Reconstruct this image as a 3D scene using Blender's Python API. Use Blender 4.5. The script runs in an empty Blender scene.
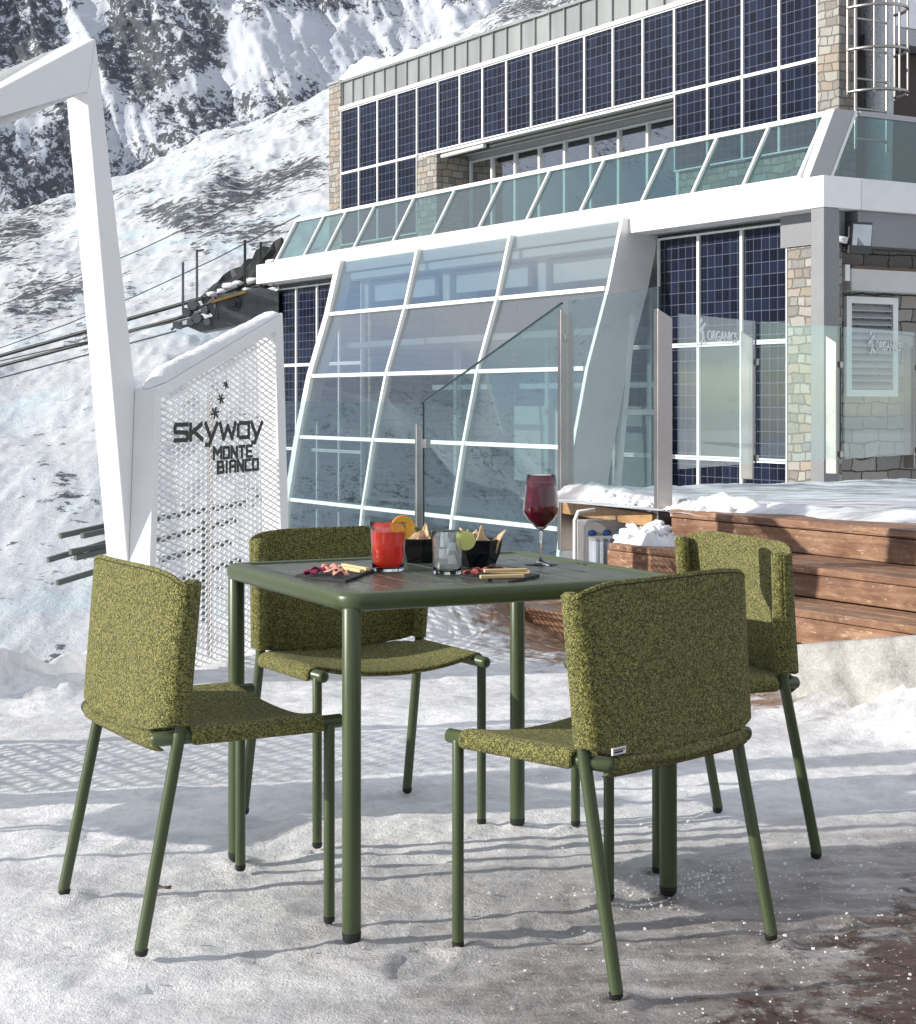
import bpy, math, random
import numpy as np
from mathutils import Vector, Matrix

R = math.radians
random.seed(7)
sc = bpy.context.scene
COL = sc.collection

# ------------------------------------------------------------------ camera, sky, sun, exposure
CAM_H = 1.16
HZ = 401.0            # horizon row of the photograph
FPX = 1750.0
cam_d = bpy.data.cameras.new("camera")
cam = bpy.data.objects.new("camera", cam_d)
COL.objects.link(cam)
cam.location = (0, 0, CAM_H)
cam.rotation_euler = (R(90), 0, 0)
cam_d.sensor_width = 36
cam_d.lens = 36 * FPX / 1024
cam_d.shift_y = (HZ - 512) / 1024
cam_d.clip_start = 0.05
cam_d.clip_end = 6000
sc.camera = cam

SUN_EL = R(19)
SUN_TO = Vector((-0.975, -0.215, 0)).normalized()      # horizontal direction towards the sun
world = bpy.data.worlds.new("World")
sc.world = world
world.use_nodes = True
wn = world.node_tree
wn.nodes.clear()
w_out = wn.nodes.new("ShaderNodeOutputWorld")
w_bg = wn.nodes.new("ShaderNodeBackground")
w_sky = wn.nodes.new("ShaderNodeTexSky")
w_sky.sky_type = 'NISHITA'
w_sky.sun_disc = False
w_sky.sun_elevation = SUN_EL
w_sky.sun_rotation = math.atan2(SUN_TO.x, SUN_TO.y)
w_sky.altitude = 2000
w_bg.inputs[1].default_value = 0.15
# broken cloud cover mixed into the sky
w_tc = wn.nodes.new("ShaderNodeTexCoord")
w_map = wn.nodes.new("ShaderNodeMapping")
w_map.inputs['Scale'].default_value = (1.0, 1.0, 3.2)
w_no = wn.nodes.new("ShaderNodeTexNoise")
w_no.inputs['Scale'].default_value = 2.2
w_no.inputs['Detail'].default_value = 7
w_no.inputs['Roughness'].default_value = 0.55
w_cr = wn.nodes.new("ShaderNodeValToRGB")
w_cr.color_ramp.elements[0].position = 0.30
w_cr.color_ramp.elements[0].color = (0, 0, 0, 1)
w_cr.color_ramp.elements[1].position = 0.50
w_cr.color_ramp.elements[1].color = (0.93, 0.93, 0.93, 1)
w_mix = wn.nodes.new("ShaderNodeMix")
w_mix.data_type = 'RGBA'
w_mix.inputs[7].default_value = (4.6, 4.75, 5.2, 1)
wn.links.new(w_tc.outputs['Generated'], w_map.inputs['Vector'])
wn.links.new(w_map.outputs[0], w_no.inputs['Vector'])
wn.links.new(w_no.outputs[0], w_cr.inputs[0])
wn.links.new(w_cr.outputs[0], w_mix.inputs[0])
wn.links.new(w_sky.outputs[0], w_mix.inputs[6])
wn.links.new(w_mix.outputs[2], w_bg.inputs[0])
wn.links.new(w_bg.outputs[0], w_out.inputs[0])

sun_d = bpy.data.lights.new("sun", 'SUN')
sun_d.energy = 4.7
sun_d.angle = R(0.5)
sun_d.color = (1.0, 0.95, 0.87)
sun = bpy.data.objects.new("sun", sun_d)
COL.objects.link(sun)
to_sun = Vector((SUN_TO.x * math.cos(SUN_EL), SUN_TO.y * math.cos(SUN_EL), math.sin(SUN_EL)))
sun.rotation_euler = to_sun.to_track_quat('Z', 'Y').to_euler()
sun.location = (-10, -3, 12)

sc.view_settings.view_transform = 'Standard'
sc.view_settings.look = 'None'
sc.view_settings.gamma = 1
sc.view_settings.exposure = 0.24

# ------------------------------------------------------------------ node helpers
class Mat:
    def __init__(s, name):
        s.m = bpy.data.materials.new(name)
        s.m.use_nodes = True
        s.t = s.m.node_tree
        s.t.nodes.clear()
        s.out = s.t.nodes.new("ShaderNodeOutputMaterial")
    def n(s, kind, **kw):
        nd = s.t.nodes.new("ShaderNode" + kind)
        for k, v in kw.items():
            if k.startswith('_'):
                setattr(nd, k[1:], v)
            else:
                key = k.replace('__', ' ')
                nd.inputs[key].default_value = v
        return nd
    def l(s, a, b):
        s.t.links.new(a, b)
    def sock(s, v, inp):
        if hasattr(v, 'is_output'):
            s.l(v, inp)
        else:
            inp.default_value = v
    def math(s, op, a, b=0.0, c=None, clamp=False):
        nd = s.t.nodes.new("ShaderNodeMath"); nd.operation = op; nd.use_clamp = clamp
        s.sock(a, nd.inputs[0]); s.sock(b, nd.inputs[1])
        if c is not None: s.sock(c, nd.inputs[2])
        return nd.outputs[0]
    def mix(s, f, a, b, mode='MIX'):
        nd = s.t.nodes.new("ShaderNodeMix"); nd.data_type = 'RGBA'; nd.blend_type = mode
        s.sock(f, nd.inputs[0])
        s.sock(rgb(a), nd.inputs[6]); s.sock(rgb(b), nd.inputs[7])
        return nd.outputs[2]
    def coord(s, which='Object'):
        return s.n("TexCoord").outputs[which]
    def pos(s):
        return s.n("NewGeometry").outputs['Position']
    def sep(s, v):
        nd = s.n("SeparateXYZ"); s.l(v, nd.inputs[0]); return nd.outputs
    def comb(s, x, y, z):
        nd = s.n("CombineXYZ")
        for i, q in enumerate((x, y, z)): s.sock(q, nd.inputs[i])
        return nd.outputs[0]
    def scale(s, v, sx, sy, sz):
        nd = s.n("Mapping"); s.l(v, nd.inputs[0]); nd.inputs['Scale'].default_value = (sx, sy, sz); return nd.outputs[0]
    def noise(s, v, sc_, det=4, rough=.5, dist=0.0):
        nd = s.n("TexNoise", Scale=sc_, Detail=det, Roughness=rough, Distortion=dist)
        s.l(v, nd.inputs['Vector']); return nd.outputs[0]
    def ramp(s, f, *stops):
        nd = s.n("ValToRGB"); cr = nd.color_ramp
        while len(cr.elements) < len(stops): cr.elements.new(.5)
        for e, (p, c) in zip(cr.elements, stops):
            e.position = p; e.color = rgb(c)
        s.sock(f, nd.inputs[0]); return nd.outputs[0]
    def bump(s, h, strength=.3, dist=.01):
        nd = s.n("Bump", Strength=strength, Distance=dist); s.l(h, nd.inputs['Height']); return nd.outputs[0]
    def pbr(s, color, rough=.5, metal=0.0, normal=None, spec=None, **kw):
        nd = s.n("BsdfPrincipled")
        s.sock(rgb(color), nd.inputs['Base Color']); s.sock(rough, nd.inputs['Roughness']); s.sock(metal, nd.inputs['Metallic'])
        if normal is not None: s.l(normal, nd.inputs['Normal'])
        if spec is not None: nd.inputs['Specular IOR Level'].default_value = spec
        for k, v in kw.items(): s.sock(v, nd.inputs[k.replace('__', ' ')])
        return nd.outputs[0]
    def done(s, sh):
        s.l(sh, s.out.inputs[0]); return s.m

def rgb(c):
    if hasattr(c, 'is_output'): return c
    if isinstance(c, (int, float)): return (c, c, c, 1)
    return tuple(c) + ((1,) if len(c) == 3 else ())

def plain(name, color, rough=.5, metal=0.0, var=.12, nscale=6.0, bump=.15, bdist=.002, spec=None):
    m = Mat(name)
    v = m.coord()
    n1 = m.noise(v, nscale, 6, .6)
    n2 = m.noise(v, nscale * 18, 4, .6)
    f = m.math('ADD', m.math('MULTIPLY', n1, .7), m.math('MULTIPLY', n2, .3))
    dark = tuple(x * (1 - var) for x in color); light = tuple(min(1, x * (1 + var)) for x in color)
    col = m.ramp(f, (.35, dark), (.65, light))
    r = m.math('ADD', m.math('MULTIPLY', m.math('SUBTRACT', n1, .5), .25), rough, clamp=True)
    return m.done(m.pbr(col, r, metal, m.bump(n2, bump, bdist), spec))

M = {}
M['white_paint'] = plain('white_paint', (.80, .80, .79), .4, var=.03, bump=.05)
M['silver_frame'] = plain('silver_frame', (.72, .72, .71), .35, .15, var=.05, bump=.05)
M['grey_metal'] = plain('grey_metal', (.36, .37, .375), .4, .25, var=.08, nscale=2, bump=.05)
M['column_grey'] = plain('column_grey', (.22, .225, .235), .5, .1, var=.08, nscale=2, bump=.05)
M['dark_grey'] = plain('dark_grey', (.05, .052, .056), .55, var=.15)
M['steel'] = plain('stainless_steel', (.40, .375, .355), .34, 1.0, var=.1, nscale=3, bump=.08)
M['machine_steel'] = plain('machine_steel', (.10, .105, .11), .5, .4, var=.4, nscale=5)
M['yellow_steel'] = plain('yellow_steel', (.24, .15, .04), .5, .2, var=.2)
M['black_rubber'] = plain('black_rubber', (.012, .013, .012), .6)
M['cable'] = plain('cable', (.02, .021, .023), .5, .3)
M['fence_steel'] = plain('fence_steel', (.11, .13, .12), .55, .3)
M['letter_black'] = plain('letter_black', (.015, .013, .012), .45)
M['interior_grey'] = plain('interior_grey', (.50, .49, .50), .8, var=.1, nscale=1)
M['interior_white'] = plain('interior_white', (.78, .80, .80), .6, var=.04)
M['canvas_brown'] = plain('canvas_brown', (.16, .10, .07), .8, var=.3)
M['awning_white'] = plain('awning_white', (.52, .52, .50), .5, var=.06)
M['lamp_glass'] = plain('lamp_glass', (.55, .58, .62), .15, .2, var=.1)
M['blue_plastic'] = plain('blue_plastic', (.03, .14, .42), .4)
M['brown_wall'] = plain('brown_wall', (.055, .035, .028), .6, var=.25, nscale=2)
M['slate'] = plain('slate', (.018, .018, .02), .6, var=.5, nscale=30, bump=.8, bdist=.003)
M['bowl_black'] = plain('bowl_black', (.006, .006, .007), .12, var=.1, bump=.0)
M['concrete'] = plain('concrete', (.38, .37, .35), .85, var=.45, nscale=7, bump=.8, bdist=.01)
M['olive_metal'] = plain('olive_metal', (.060, .083, .034), .36, 0.0, var=.06, nscale=9, bump=0.0)
M['olive_top'] = plain('olive_top', (.060, .070, .052), .30, 0.0, var=.05, nscale=6, bump=0.0)  # same olive metal, colour greyed to stand in for its reflection
M['cheese'] = plain('cheese', (.72, .52, .26), .45, var=.08, nscale=60)
M['ham'] = plain('ham', (.70, .33, .24), .4, var=.3, nscale=60)
M['salami'] = plain('salami', (.33, .07, .05), .4, var=.4, nscale=90)
M['radicchio'] = plain('radicchio', (.22, .01, .05), .4, var=.6, nscale=120)
M['olive_fruit'] = plain('olive_fruit', (.07, .015, .015), .3, var=.3)
M['chip'] = plain('tortilla_chip', (.74, .50, .29), .6, var=.3, nscale=60, bump=.6, bdist=.003)
M['herb'] = plain('herb', (.10, .085, .02), .5, var=.4, nscale=60)
M['label_white'] = plain('label_white', (.8, .8, .8), .6, var=.02)
M['etched'] = plain('etched_mark', (.66, .67, .67), .7, var=.08, nscale=8)
M['grey_lid'] = plain('bin_grey', (.42, .46, .52), .35, .4, var=.1)

M['seam_thread'] = plain('seam_thread', (.035, .040, .010), .9)
def fabric():
    m = Mat('boucle_fabric')
    v = m.coord()
    vor = m.n("TexVoronoi", Scale=520.0, Randomness=1.0); m.l(v, vor.inputs['Vector'])
    vor2 = m.n("TexVoronoi", Scale=250.0, Randomness=1.0); m.l(v, vor2.inputs['Vector'])
    c = m.sep(vor.outputs['Color'])[0]
    c2 = m.sep(vor2.outputs['Color'])[1]
    f = m.math('ADD', m.math('MULTIPLY', c, .65), m.math('MULTIPLY', c2, .35))
    col = m.ramp(f, (.12, (.026, .030, .007)), (.38, (.095, .100, .022)), (.60, (.245, .240, .060)), (.86, (.52, .48, .155)))
    h = m.math('ADD', m.math('MULTIPLY', m.math('SUBTRACT', 1.0, vor.outputs['Distance']), .8), m.noise(v, 160, 2))
    return m.done(m.pbr(col, .9, 0, m.bump(h, .9, .006), .15, Sheen__Weight=.15))
M['fabric'] = fabric()

def solar():
    m = Mat('solar_cells')
    v = m.coord(); s = m.sep(v)
    u = m.math('ADD', s[0], s[1]); w = s[2]
    cu = m.math('DIVIDE', m.math('SUBTRACT', u, .02), .1103); cw = m.math('DIVIDE', w, .1103)
    fu = m.math('FRACT', cu); fw = m.math('FRACT', cw)
    def line(f, wd):
        return m.math('MAXIMUM', m.math('LESS_THAN', f, wd), m.math('GREATER_THAN', f, 1 - wd))
    ln = m.math('MAXIMUM', line(fu, .028), line(fw, .028))
    wn_ = m.n("TexWhiteNoise", _noise_dimensions='2D')
    m.l(m.comb(m.math('FLOOR', cu), m.math('FLOOR', cw), 0), wn_.inputs['Vector'])
    streak = m.noise(m.scale(v, 60, 60, 3), 1.0, 2)
    tone = m.math('ADD', m.math('MULTIPLY', wn_.outputs[0], .5), m.math('MULTIPLY', streak, .5))
    cell = m.ramp(tone, (.25, (.0035, .0045, .011)), (.5, (.006, .0085, .021)), (.8, (.012, .017, .040)))
    bus = m.math('LESS_THAN', m.math('ABSOLUTE', m.math('SUBTRACT', m.math('FRACT', m.math('MULTIPLY', fu, 3.0)), .5)), .04)
    cell = m.mix(m.math('MULTIPLY', bus, .22), cell, (.14, .16, .22))
    col = m.mix(m.math('MULTIPLY', ln, .5), cell, (.19, .21, .28))
    return m.done(m.pbr(col, .14, 0, None, .3))
M['solar'] = solar()

def stone(name, cols, bw=.17, bh=.085, mortar=(.16, .15, .14)):
    m = Mat(name)
    v = m.coord(); s = m.sep(v)
    warp = m.noise(v, 5, 3)
    u = m.math('ADD', m.math('ADD', s[0], s[1]), m.math('MULTIPLY', warp, .13))
    w = m.math('ADD', s[2], m.math('MULTIPLY', m.noise(v, 3.1, 3), .11))
    br = m.n("TexBrick", Scale=1.0, Mortar__Size=.007, Mortar__Smooth=.3, Bias=0.0, Brick__Width=bw, Row__Height=bh)
    br.offset = .43; br.squash = .6; br.squash_frequency = 3
    m.l(m.comb(u, w, 0), br.inputs['Vector'])
    br.inputs['Color1'].default_value = (0, 0, 0, 1); br.inputs['Color2'].default_value = (1, 1, 1, 1)
    br.inputs['Mortar'].default_value = (.5, .5, .5, 1)
    tone = m.sep(br.outputs['Color'])[0]
    fine = m.noise(v, 30, 6, .7)
    f = m.math('ADD', m.math('MULTIPLY', tone, .75), m.math('MULTIPLY', fine, .35))
    col = m.ramp(f, *[(i / (len(cols) - 1), c) for i, c in enumerate(cols)])
    col = m.mix(br.outputs['Fac'], col, mortar)
    h = m.math('SUBTRACT', m.math('MULTIPLY', fine, .5), br.outputs['Fac'])
    return m.done(m.pbr(col, .85, 0, m.bump(h, .8, .02), .2))
M['stone'] = stone('pillar_stone', [(.13, .12, .11), (.31, .29, .255), (.38, .365, .33), (.21, .20, .19), (.34, .28, .22), (.35, .34, .31)])
M['rubble'] = stone('rubble_stone', [(.12, .112, .105), (.24, .225, .205), (.33, .31, .28), (.19, .18, .17)], .30, .12, (.05, .048, .045))

def clad():
    m = Mat('parapet_zinc')
    v = m.coord()
    n = m.noise(m.scale(v, 3.1, 3.1, .8), 1.0, 3)
    col = m.ramp(n, (.3, (.25, .265, .26)), (.7, (.38, .395, .385)))
    return m.done(m.pbr(col, .38, .45, m.bump(n, .1, .01)))
M['zinc'] = clad()

def glass(name, tint, refl, facing=.55, rough=0.0, body=None, bodyf=0.0):
    m = Mat(name)
    tr = m.n("BsdfTransparent"); tr.inputs[0].default_value = rgb(tint)
    base = tr.outputs[0]
    if body:
        df = m.n("BsdfDiffuse"); df.inputs[0].default_value = rgb(body)
        mx = m.n("MixShader"); mx.inputs[0].default_value = bodyf
        m.l(base, mx.inputs[1]); m.l(df.outputs[0], mx.inputs[2]); base = mx.outputs[0]
    gl = m.n("BsdfGlossy", Roughness=rough); gl.inputs[0].default_value = (1, 1, 1, 1)
    fr = m.n("LayerWeight", Blend=.5)
    f = m.math('ADD', m.math('MULTIPLY', m.math('POWER', fr.outputs['Facing'], 4.0), 1 - refl), refl, clamp=True)
    mx = m.n("MixShader"); m.l(f, mx.inputs[0]); m.l(base, mx.inputs[1]); m.l(gl.outputs[0], mx.inputs[2])
    return m.done(mx.outputs[0])
M['pane_bay'] = glass('bay_glass', (.71, .765, .77), .25, .25)
M['pane_band'] = glass('balustrade_band_glass', (.48, .66, .65), .10, .2)
M['pane_rail'] = glass('railing_glass', (.86, .94, .93), .04, .15)
M['pane_window'] = glass('window_glass', (.25, .28, .32), .7, .3)
M['green_pane'] = glass('greenish_window_glass', (.15, .2, .17), .14, .3, .0, (.10, .14, .11), .6)
M['glass_edge'] = plain('glass_edge', (.012, .03, .032), .2, var=.2)

def clear_glass(name, tint=(1, 1, 1), ior=1.45):
    m = Mat(name)
    return m.done(m.pbr(tint, 0.0, 0, None, .5, Transmission__Weight=1.0, IOR=ior))
M['drink_glass'] = clear_glass('drink_glass')

M['foil'] = plain('crumpled_foil', (.80, .82, .85), .28, .75, var=.1, nscale=5, bump=1.0, bdist=.03)
def liquid(name, col, deep, mixf):
    m = Mat(name)
    v = m.coord()
    n = m.noise(v, 40, 3)
    c = m.mix(n, col, deep)
    a = m.pbr(c, .15, 0, None, .5, Subsurface__Weight=.0)
    tl = m.n("BsdfTranslucent"); m.l(c, tl.inputs[0])
    mx = m.n("MixShader"); mx.inputs[0].default_value = .45; m.l(a, mx.inputs[1]); m.l(tl.outputs[0], mx.inputs[2])
    tr = m.n("BsdfTransparent"); m.l(c, tr.inputs[0])
    m2 = m.n("MixShader"); m2.inputs[0].default_value = mixf; m.l(mx.outputs[0], m2.inputs[1]); m.l(tr.outputs[0], m2.inputs[2])
    return m.done(m2.outputs[0])
M['red_drink'] = liquid('red_drink', (.98, .12, .045), (.95, .05, .03), .15)
M['wine'] = liquid('red_wine', (.30, .006, .045), (.16, .003, .022), .12)
M['clear_drink'] = liquid('clear_drink', (.88, .91, .92), (.95, .97, .98), .8)
M['ice'] = liquid('ice', (.80, .84, .87), (.95, .97, .98), .35)

def citrus(name, rind, flesh, pith):
    m = Mat(name)
    v = m.coord(); s = m.sep(v)
    r = m.math('SQRT', m.math('ADD', m.math('POWER', s[0], 2.0), m.math('POWER', s[2], 2.0)))
    ang = m.math('ARCTAN2', s[2], s[0])
    seg = m.math('ABSOLUTE', m.math('SINE', m.math('MULTIPLY', ang, 4.5)))
    n = m.noise(v, 250, 2)
    fl = m.mix(m.math('MULTIPLY', n, .5), flesh, pith)
    fl = m.mix(m.math('LESS_THAN', seg, .12), fl, pith)
    col = m.mix(m.math('GREATER_THAN', r, .84), fl, pith)
    col = m.mix(m.math('GREATER_THAN', r, .93), col, rind)
    return m.done(m.pbr(col, .35, 0, m.bump(n, .3, .001)))
# (the slices are modelled at unit radius and scaled, so r runs 0..1)
M['orange'] = citrus('orange_slice', (.85, .28, .01), (.95, .42, .02), (.95, .62, .12))
M['lime'] = citrus('lime_slice', (.22, .34, .03), (.58, .62, .14), (.72, .74, .35))

def wood(name, c1, c2, c3, along=0):
    m = Mat(name)
    v = m.coord()
    sx = [1.2, 22, 22] if along == 0 else [22, 1.2, 22]
    g = m.noise(m.scale(v, *sx), 1.6, 8, .65, .4)
    big = m.noise(v, 1.7, 4)
    mott = m.noise(m.scale(v, 5, 14, 14), 1.3, 6, .7, .8)
    f = m.math('ADD', m.math('MULTIPLY', g, .40), m.math('ADD', m.math('MULTIPLY', big, .2), m.math('MULTIPLY', mott, .4)))
    col = m.ramp(f, (.38, c1), (.5, c2), (.62, c3))
    # scuffs of bare, paler wood and wet dark patches
    sc1 = m.math('GREATER_THAN', m.noise(m.scale(v, 9, 22, 22), 1.5, 7, .8), .60)
    col = m.mix(m.math('MULTIPLY', sc1, .75), col, (.58, .43, .32))
    wet = m.ramp(m.noise(m.scale(v, 2, 4, 4), 1.0, 5, .6), (.45, 0.0), (.6, 1.0))
    col = m.mix(m.math('MULTIPLY', wet, .35), col, (.07, .035, .02))
    rough = m.math('SUBTRACT', .7, m.math('MULTIPLY', wet, .35))
    return m.done(m.pbr(col, rough, 0, m.bump(g, .35, .004), .4))
M['deck_wood'] = wood('deck_wood', (.115, .055, .032), (.25, .132, .075), (.40, .250, .160))
M['new_wood'] = wood('new_wood', (.30, .17, .07), (.42, .25, .11), (.50, .33, .17))

def ground_mat():
    m = Mat('trodden_snow')
    p = m.pos(); s = m.sep(p)
    big = m.noise(p, .9, 5, .6)
    mid = m.noise(p, 4.5, 7, .65, .6)
    fine = m.noise(p, 26, 6, .7)
    grain = m.noise(p, 170, 3, .7)
    snow = m.ramp(mid, (.34, (.60, .60, .615)), (.48, (.80, .80, .805)), (.64, (.87, .87, .87)))
    snow = m.mix(m.ramp(m.math('ADD', m.math('MULTIPLY', fine, .6), m.math('MULTIPLY', grain, .4)), (.40, .35), (.52, 0.0)), snow, (.50, .49, .49))
    # greyer worn ice
    ice = m.ramp(m.math('ADD', m.math('MULTIPLY', big, .6), m.math('MULTIPLY', m.noise(p, 9, 6, .7, 1.0), .4)), (.46, 0.0), (.62, 1.0))
    col = m.mix(m.math('MULTIPLY', ice, .6), snow, (.42, .415, .42))
    # thin wet snow over brown boards: nearest the right-hand front corner, and a strip before the steps
    d1 = m.math('SUBTRACT', m.math('ADD', m.math('MULTIPLY', s[0], 1.5), m.math('MULTIPLY', s[1], -.8)), m.math('MULTIPLY', m.math('MAXIMUM', m.math('SUBTRACT', s[1], 4.3), 0.0), 2.2))       # grows to the right and towards the camera
    w1 = m.math('ADD', d1, m.math('ADD', m.math('MULTIPLY', m.math('SUBTRACT', mid, .5), 2.2), m.math('MULTIPLY', m.math('SUBTRACT', big, .5), 1.6)))
    thin = m.ramp(m.math('ADD', m.math('MULTIPLY', m.math('ADD', w1, 4.0), .55), m.math('MULTIPLY', m.math('SUBTRACT', fine, .5), .9)), (.0, 0.0), (.55, .55), (1.0, 1.0))
    streak = m.noise(m.scale(p, 2.2, 9, 1), 1.0, 6, .65)
    col = m.mix(m.math('MULTIPLY', thin, .9), col, m.ramp(streak, (.36, (.10, .080, .070)), (.5, (.22, .19, .175)), (.66, (.46, .44, .43))))
    bare = m.ramp(m.math('ADD', m.math('MULTIPLY', m.math('ADD', w1, 2.35), .9), m.math('MULTIPLY', m.math('SUBTRACT', fine, .5), 1.2)), (.35, 0.0), (.6, 1.0))
    # board pattern
    gr = m.noise(m.scale(p, 3, 40, 10), 1.0, 5, .6)
    gap = m.math('LESS_THAN', m.math('FRACT', m.math('DIVIDE', m.math('ADD', m.math('MULTIPLY', s[0], .8558), m.math('MULTIPLY', s[1], .5173)), .14)), .05)
    board = m.mix(gap, m.ramp(gr, (.3, (.035, .017, .011)), (.7, (.10, .055, .038))), (.01, .008, .006))
    # strip by the steps: distance from the lowest riser, measured along the facade normal
    off = m.math('ADD', m.math('MULTIPLY', m.math('SUBTRACT', s[0], 3.18), -.8558), m.math('MULTIPLY', m.math('SUBTRACT', s[1], 15.3), -.5173))
    st = m.math('SUBTRACT', 6.30, m.math('ADD', off, m.math('MULTIPLY', m.math('SUBTRACT', mid, .5), 1.3)))
    lf = m.math('MULTIPLY', m.math('MULTIPLY', m.math('ADD', s[0], .25), 5.0, clamp=True), m.math('MULTIPLY', m.math('SUBTRACT', 1.42, s[0]), 5.0, clamp=True))
    strip = m.math('MULTIPLY', m.ramp(m.math('ADD', m.math('MULTIPLY', st, 2.0), m.math('MULTIPLY', m.math('SUBTRACT', fine, .5), .8)), (.1, 0.0), (.5, 1.0)), lf)
    bareall = m.math('MAXIMUM', bare, strip, clamp=True)
    board2 = m.mix(strip, board, m.mix(gap, m.ramp(gr, (.3, (.13, .075, .045)), (.7, (.34, .21, .13))), (.03, .02, .015)))
    col = m.mix(bareall, col, board2)
    # crumbs of snow and little specks of dirt
    crumb = m.math('MULTIPLY', m.math('GREATER_THAN', m.noise(p, 75, 3, .7), .66), thin)
    col = m.mix(crumb, col, (.80, .80, .80))
    dirt = m.math('GREATER_THAN', m.noise(p, 38, 4, .6), .735)
    col = m.mix(m.math('MULTIPLY', dirt, .6), col, (.18, .15, .12))
    h = m.math('ADD', m.math('MULTIPLY', mid, 1.0), m.math('ADD', m.math('MULTIPLY', fine, .9), m.math('MULTIPLY', grain, .35)))
    rough = m.math('SUBTRACT', .62, m.math('MULTIPLY', m.math('MAXIMUM', thin, ice), .28))
    return m.done(m.pbr(col, rough, 0, m.bump(h, .6, .022), .4))
M['ground'] = ground_mat()

def snow_mat(name='fresh_snow', tint=(.84, .845, .85)):
    m = Mat(name)
    v = m.pos()
    n = m.noise(v, 9, 7, .65)
    f = m.noise(v, 90, 4, .7)
    col = m.ramp(n, (.3, tuple(x * .9 for x in tint)), (.6, tint))
    h = m.math('ADD', n, m.math('MULTIPLY', f, .25))
    return m.done(m.pbr(col, .7, 0, m.bump(h, .6, .03), .25))
M['snow'] = snow_mat()

def deck_ground():
    """icy snow on the upper deck"""
    m = Mat('icy_deck_snow')
    v = m.pos()
    n = m.noise(m.scale(v, 1.0, 2.5, 1), 2.2, 8, .65)
    f = m.noise(v, 40, 5, .7)
    col = m.ramp(n, (.36, (.26, .25, .25)), (.47, (.52, .53, .56)), (.6, (.80, .80, .81)))
    h = m.math('ADD', n, m.math('MULTIPLY', f, .4))
    return m.done(m.pbr(col, .5, 0, m.bump(h, .3, .02), .4))
M['deck_snow'] = deck_ground()

def mountain_mat(name, scale, rockc=((.035, .038, .048), (.10, .105, .12), (.19, .19, .20)), tint=(.80, .82, .85), blue=.0):
    m = Mat(name)
    p = m.pos()
    at = m.n("Attribute"); at.attribute_name = 'rock'
    r = at.outputs['Fac']
    n1 = m.noise(p, scale, 8, .72, .5)
    n2 = m.noise(m.scale(p, 1, 1, .6), scale * 2.6, 6, .72)
    f = m.math('ADD', r, m.math('ADD', m.math('MULTIPLY', m.math('SUBTRACT', n1, .5), 1.7), m.math('MULTIPLY', m.math('SUBTRACT', n2, .5), 1.2)))
    mask = m.ramp(f, (.47, 0.0), (.56, 1.0))
    rc = m.ramp(n2, (.3, rockc[0]), (.55, rockc[1]), (.75, rockc[2]))
    sn = m.ramp(m.noise(p, scale * .5, 6, .6), (.3, tuple(x * .9 for x in tint)), (.7, tint))
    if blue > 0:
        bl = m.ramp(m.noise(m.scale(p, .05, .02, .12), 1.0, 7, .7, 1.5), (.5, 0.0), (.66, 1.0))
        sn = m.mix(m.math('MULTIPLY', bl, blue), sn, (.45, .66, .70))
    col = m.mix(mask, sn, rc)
    h = m.math('ADD', m.math('MULTIPLY', n1, 1.0), m.math('MULTIPLY', n2, .4))
    return m.done(m.pbr(col, .85, 0, m.bump(h, .7, 1.2 / scale * .12), .15))

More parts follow.
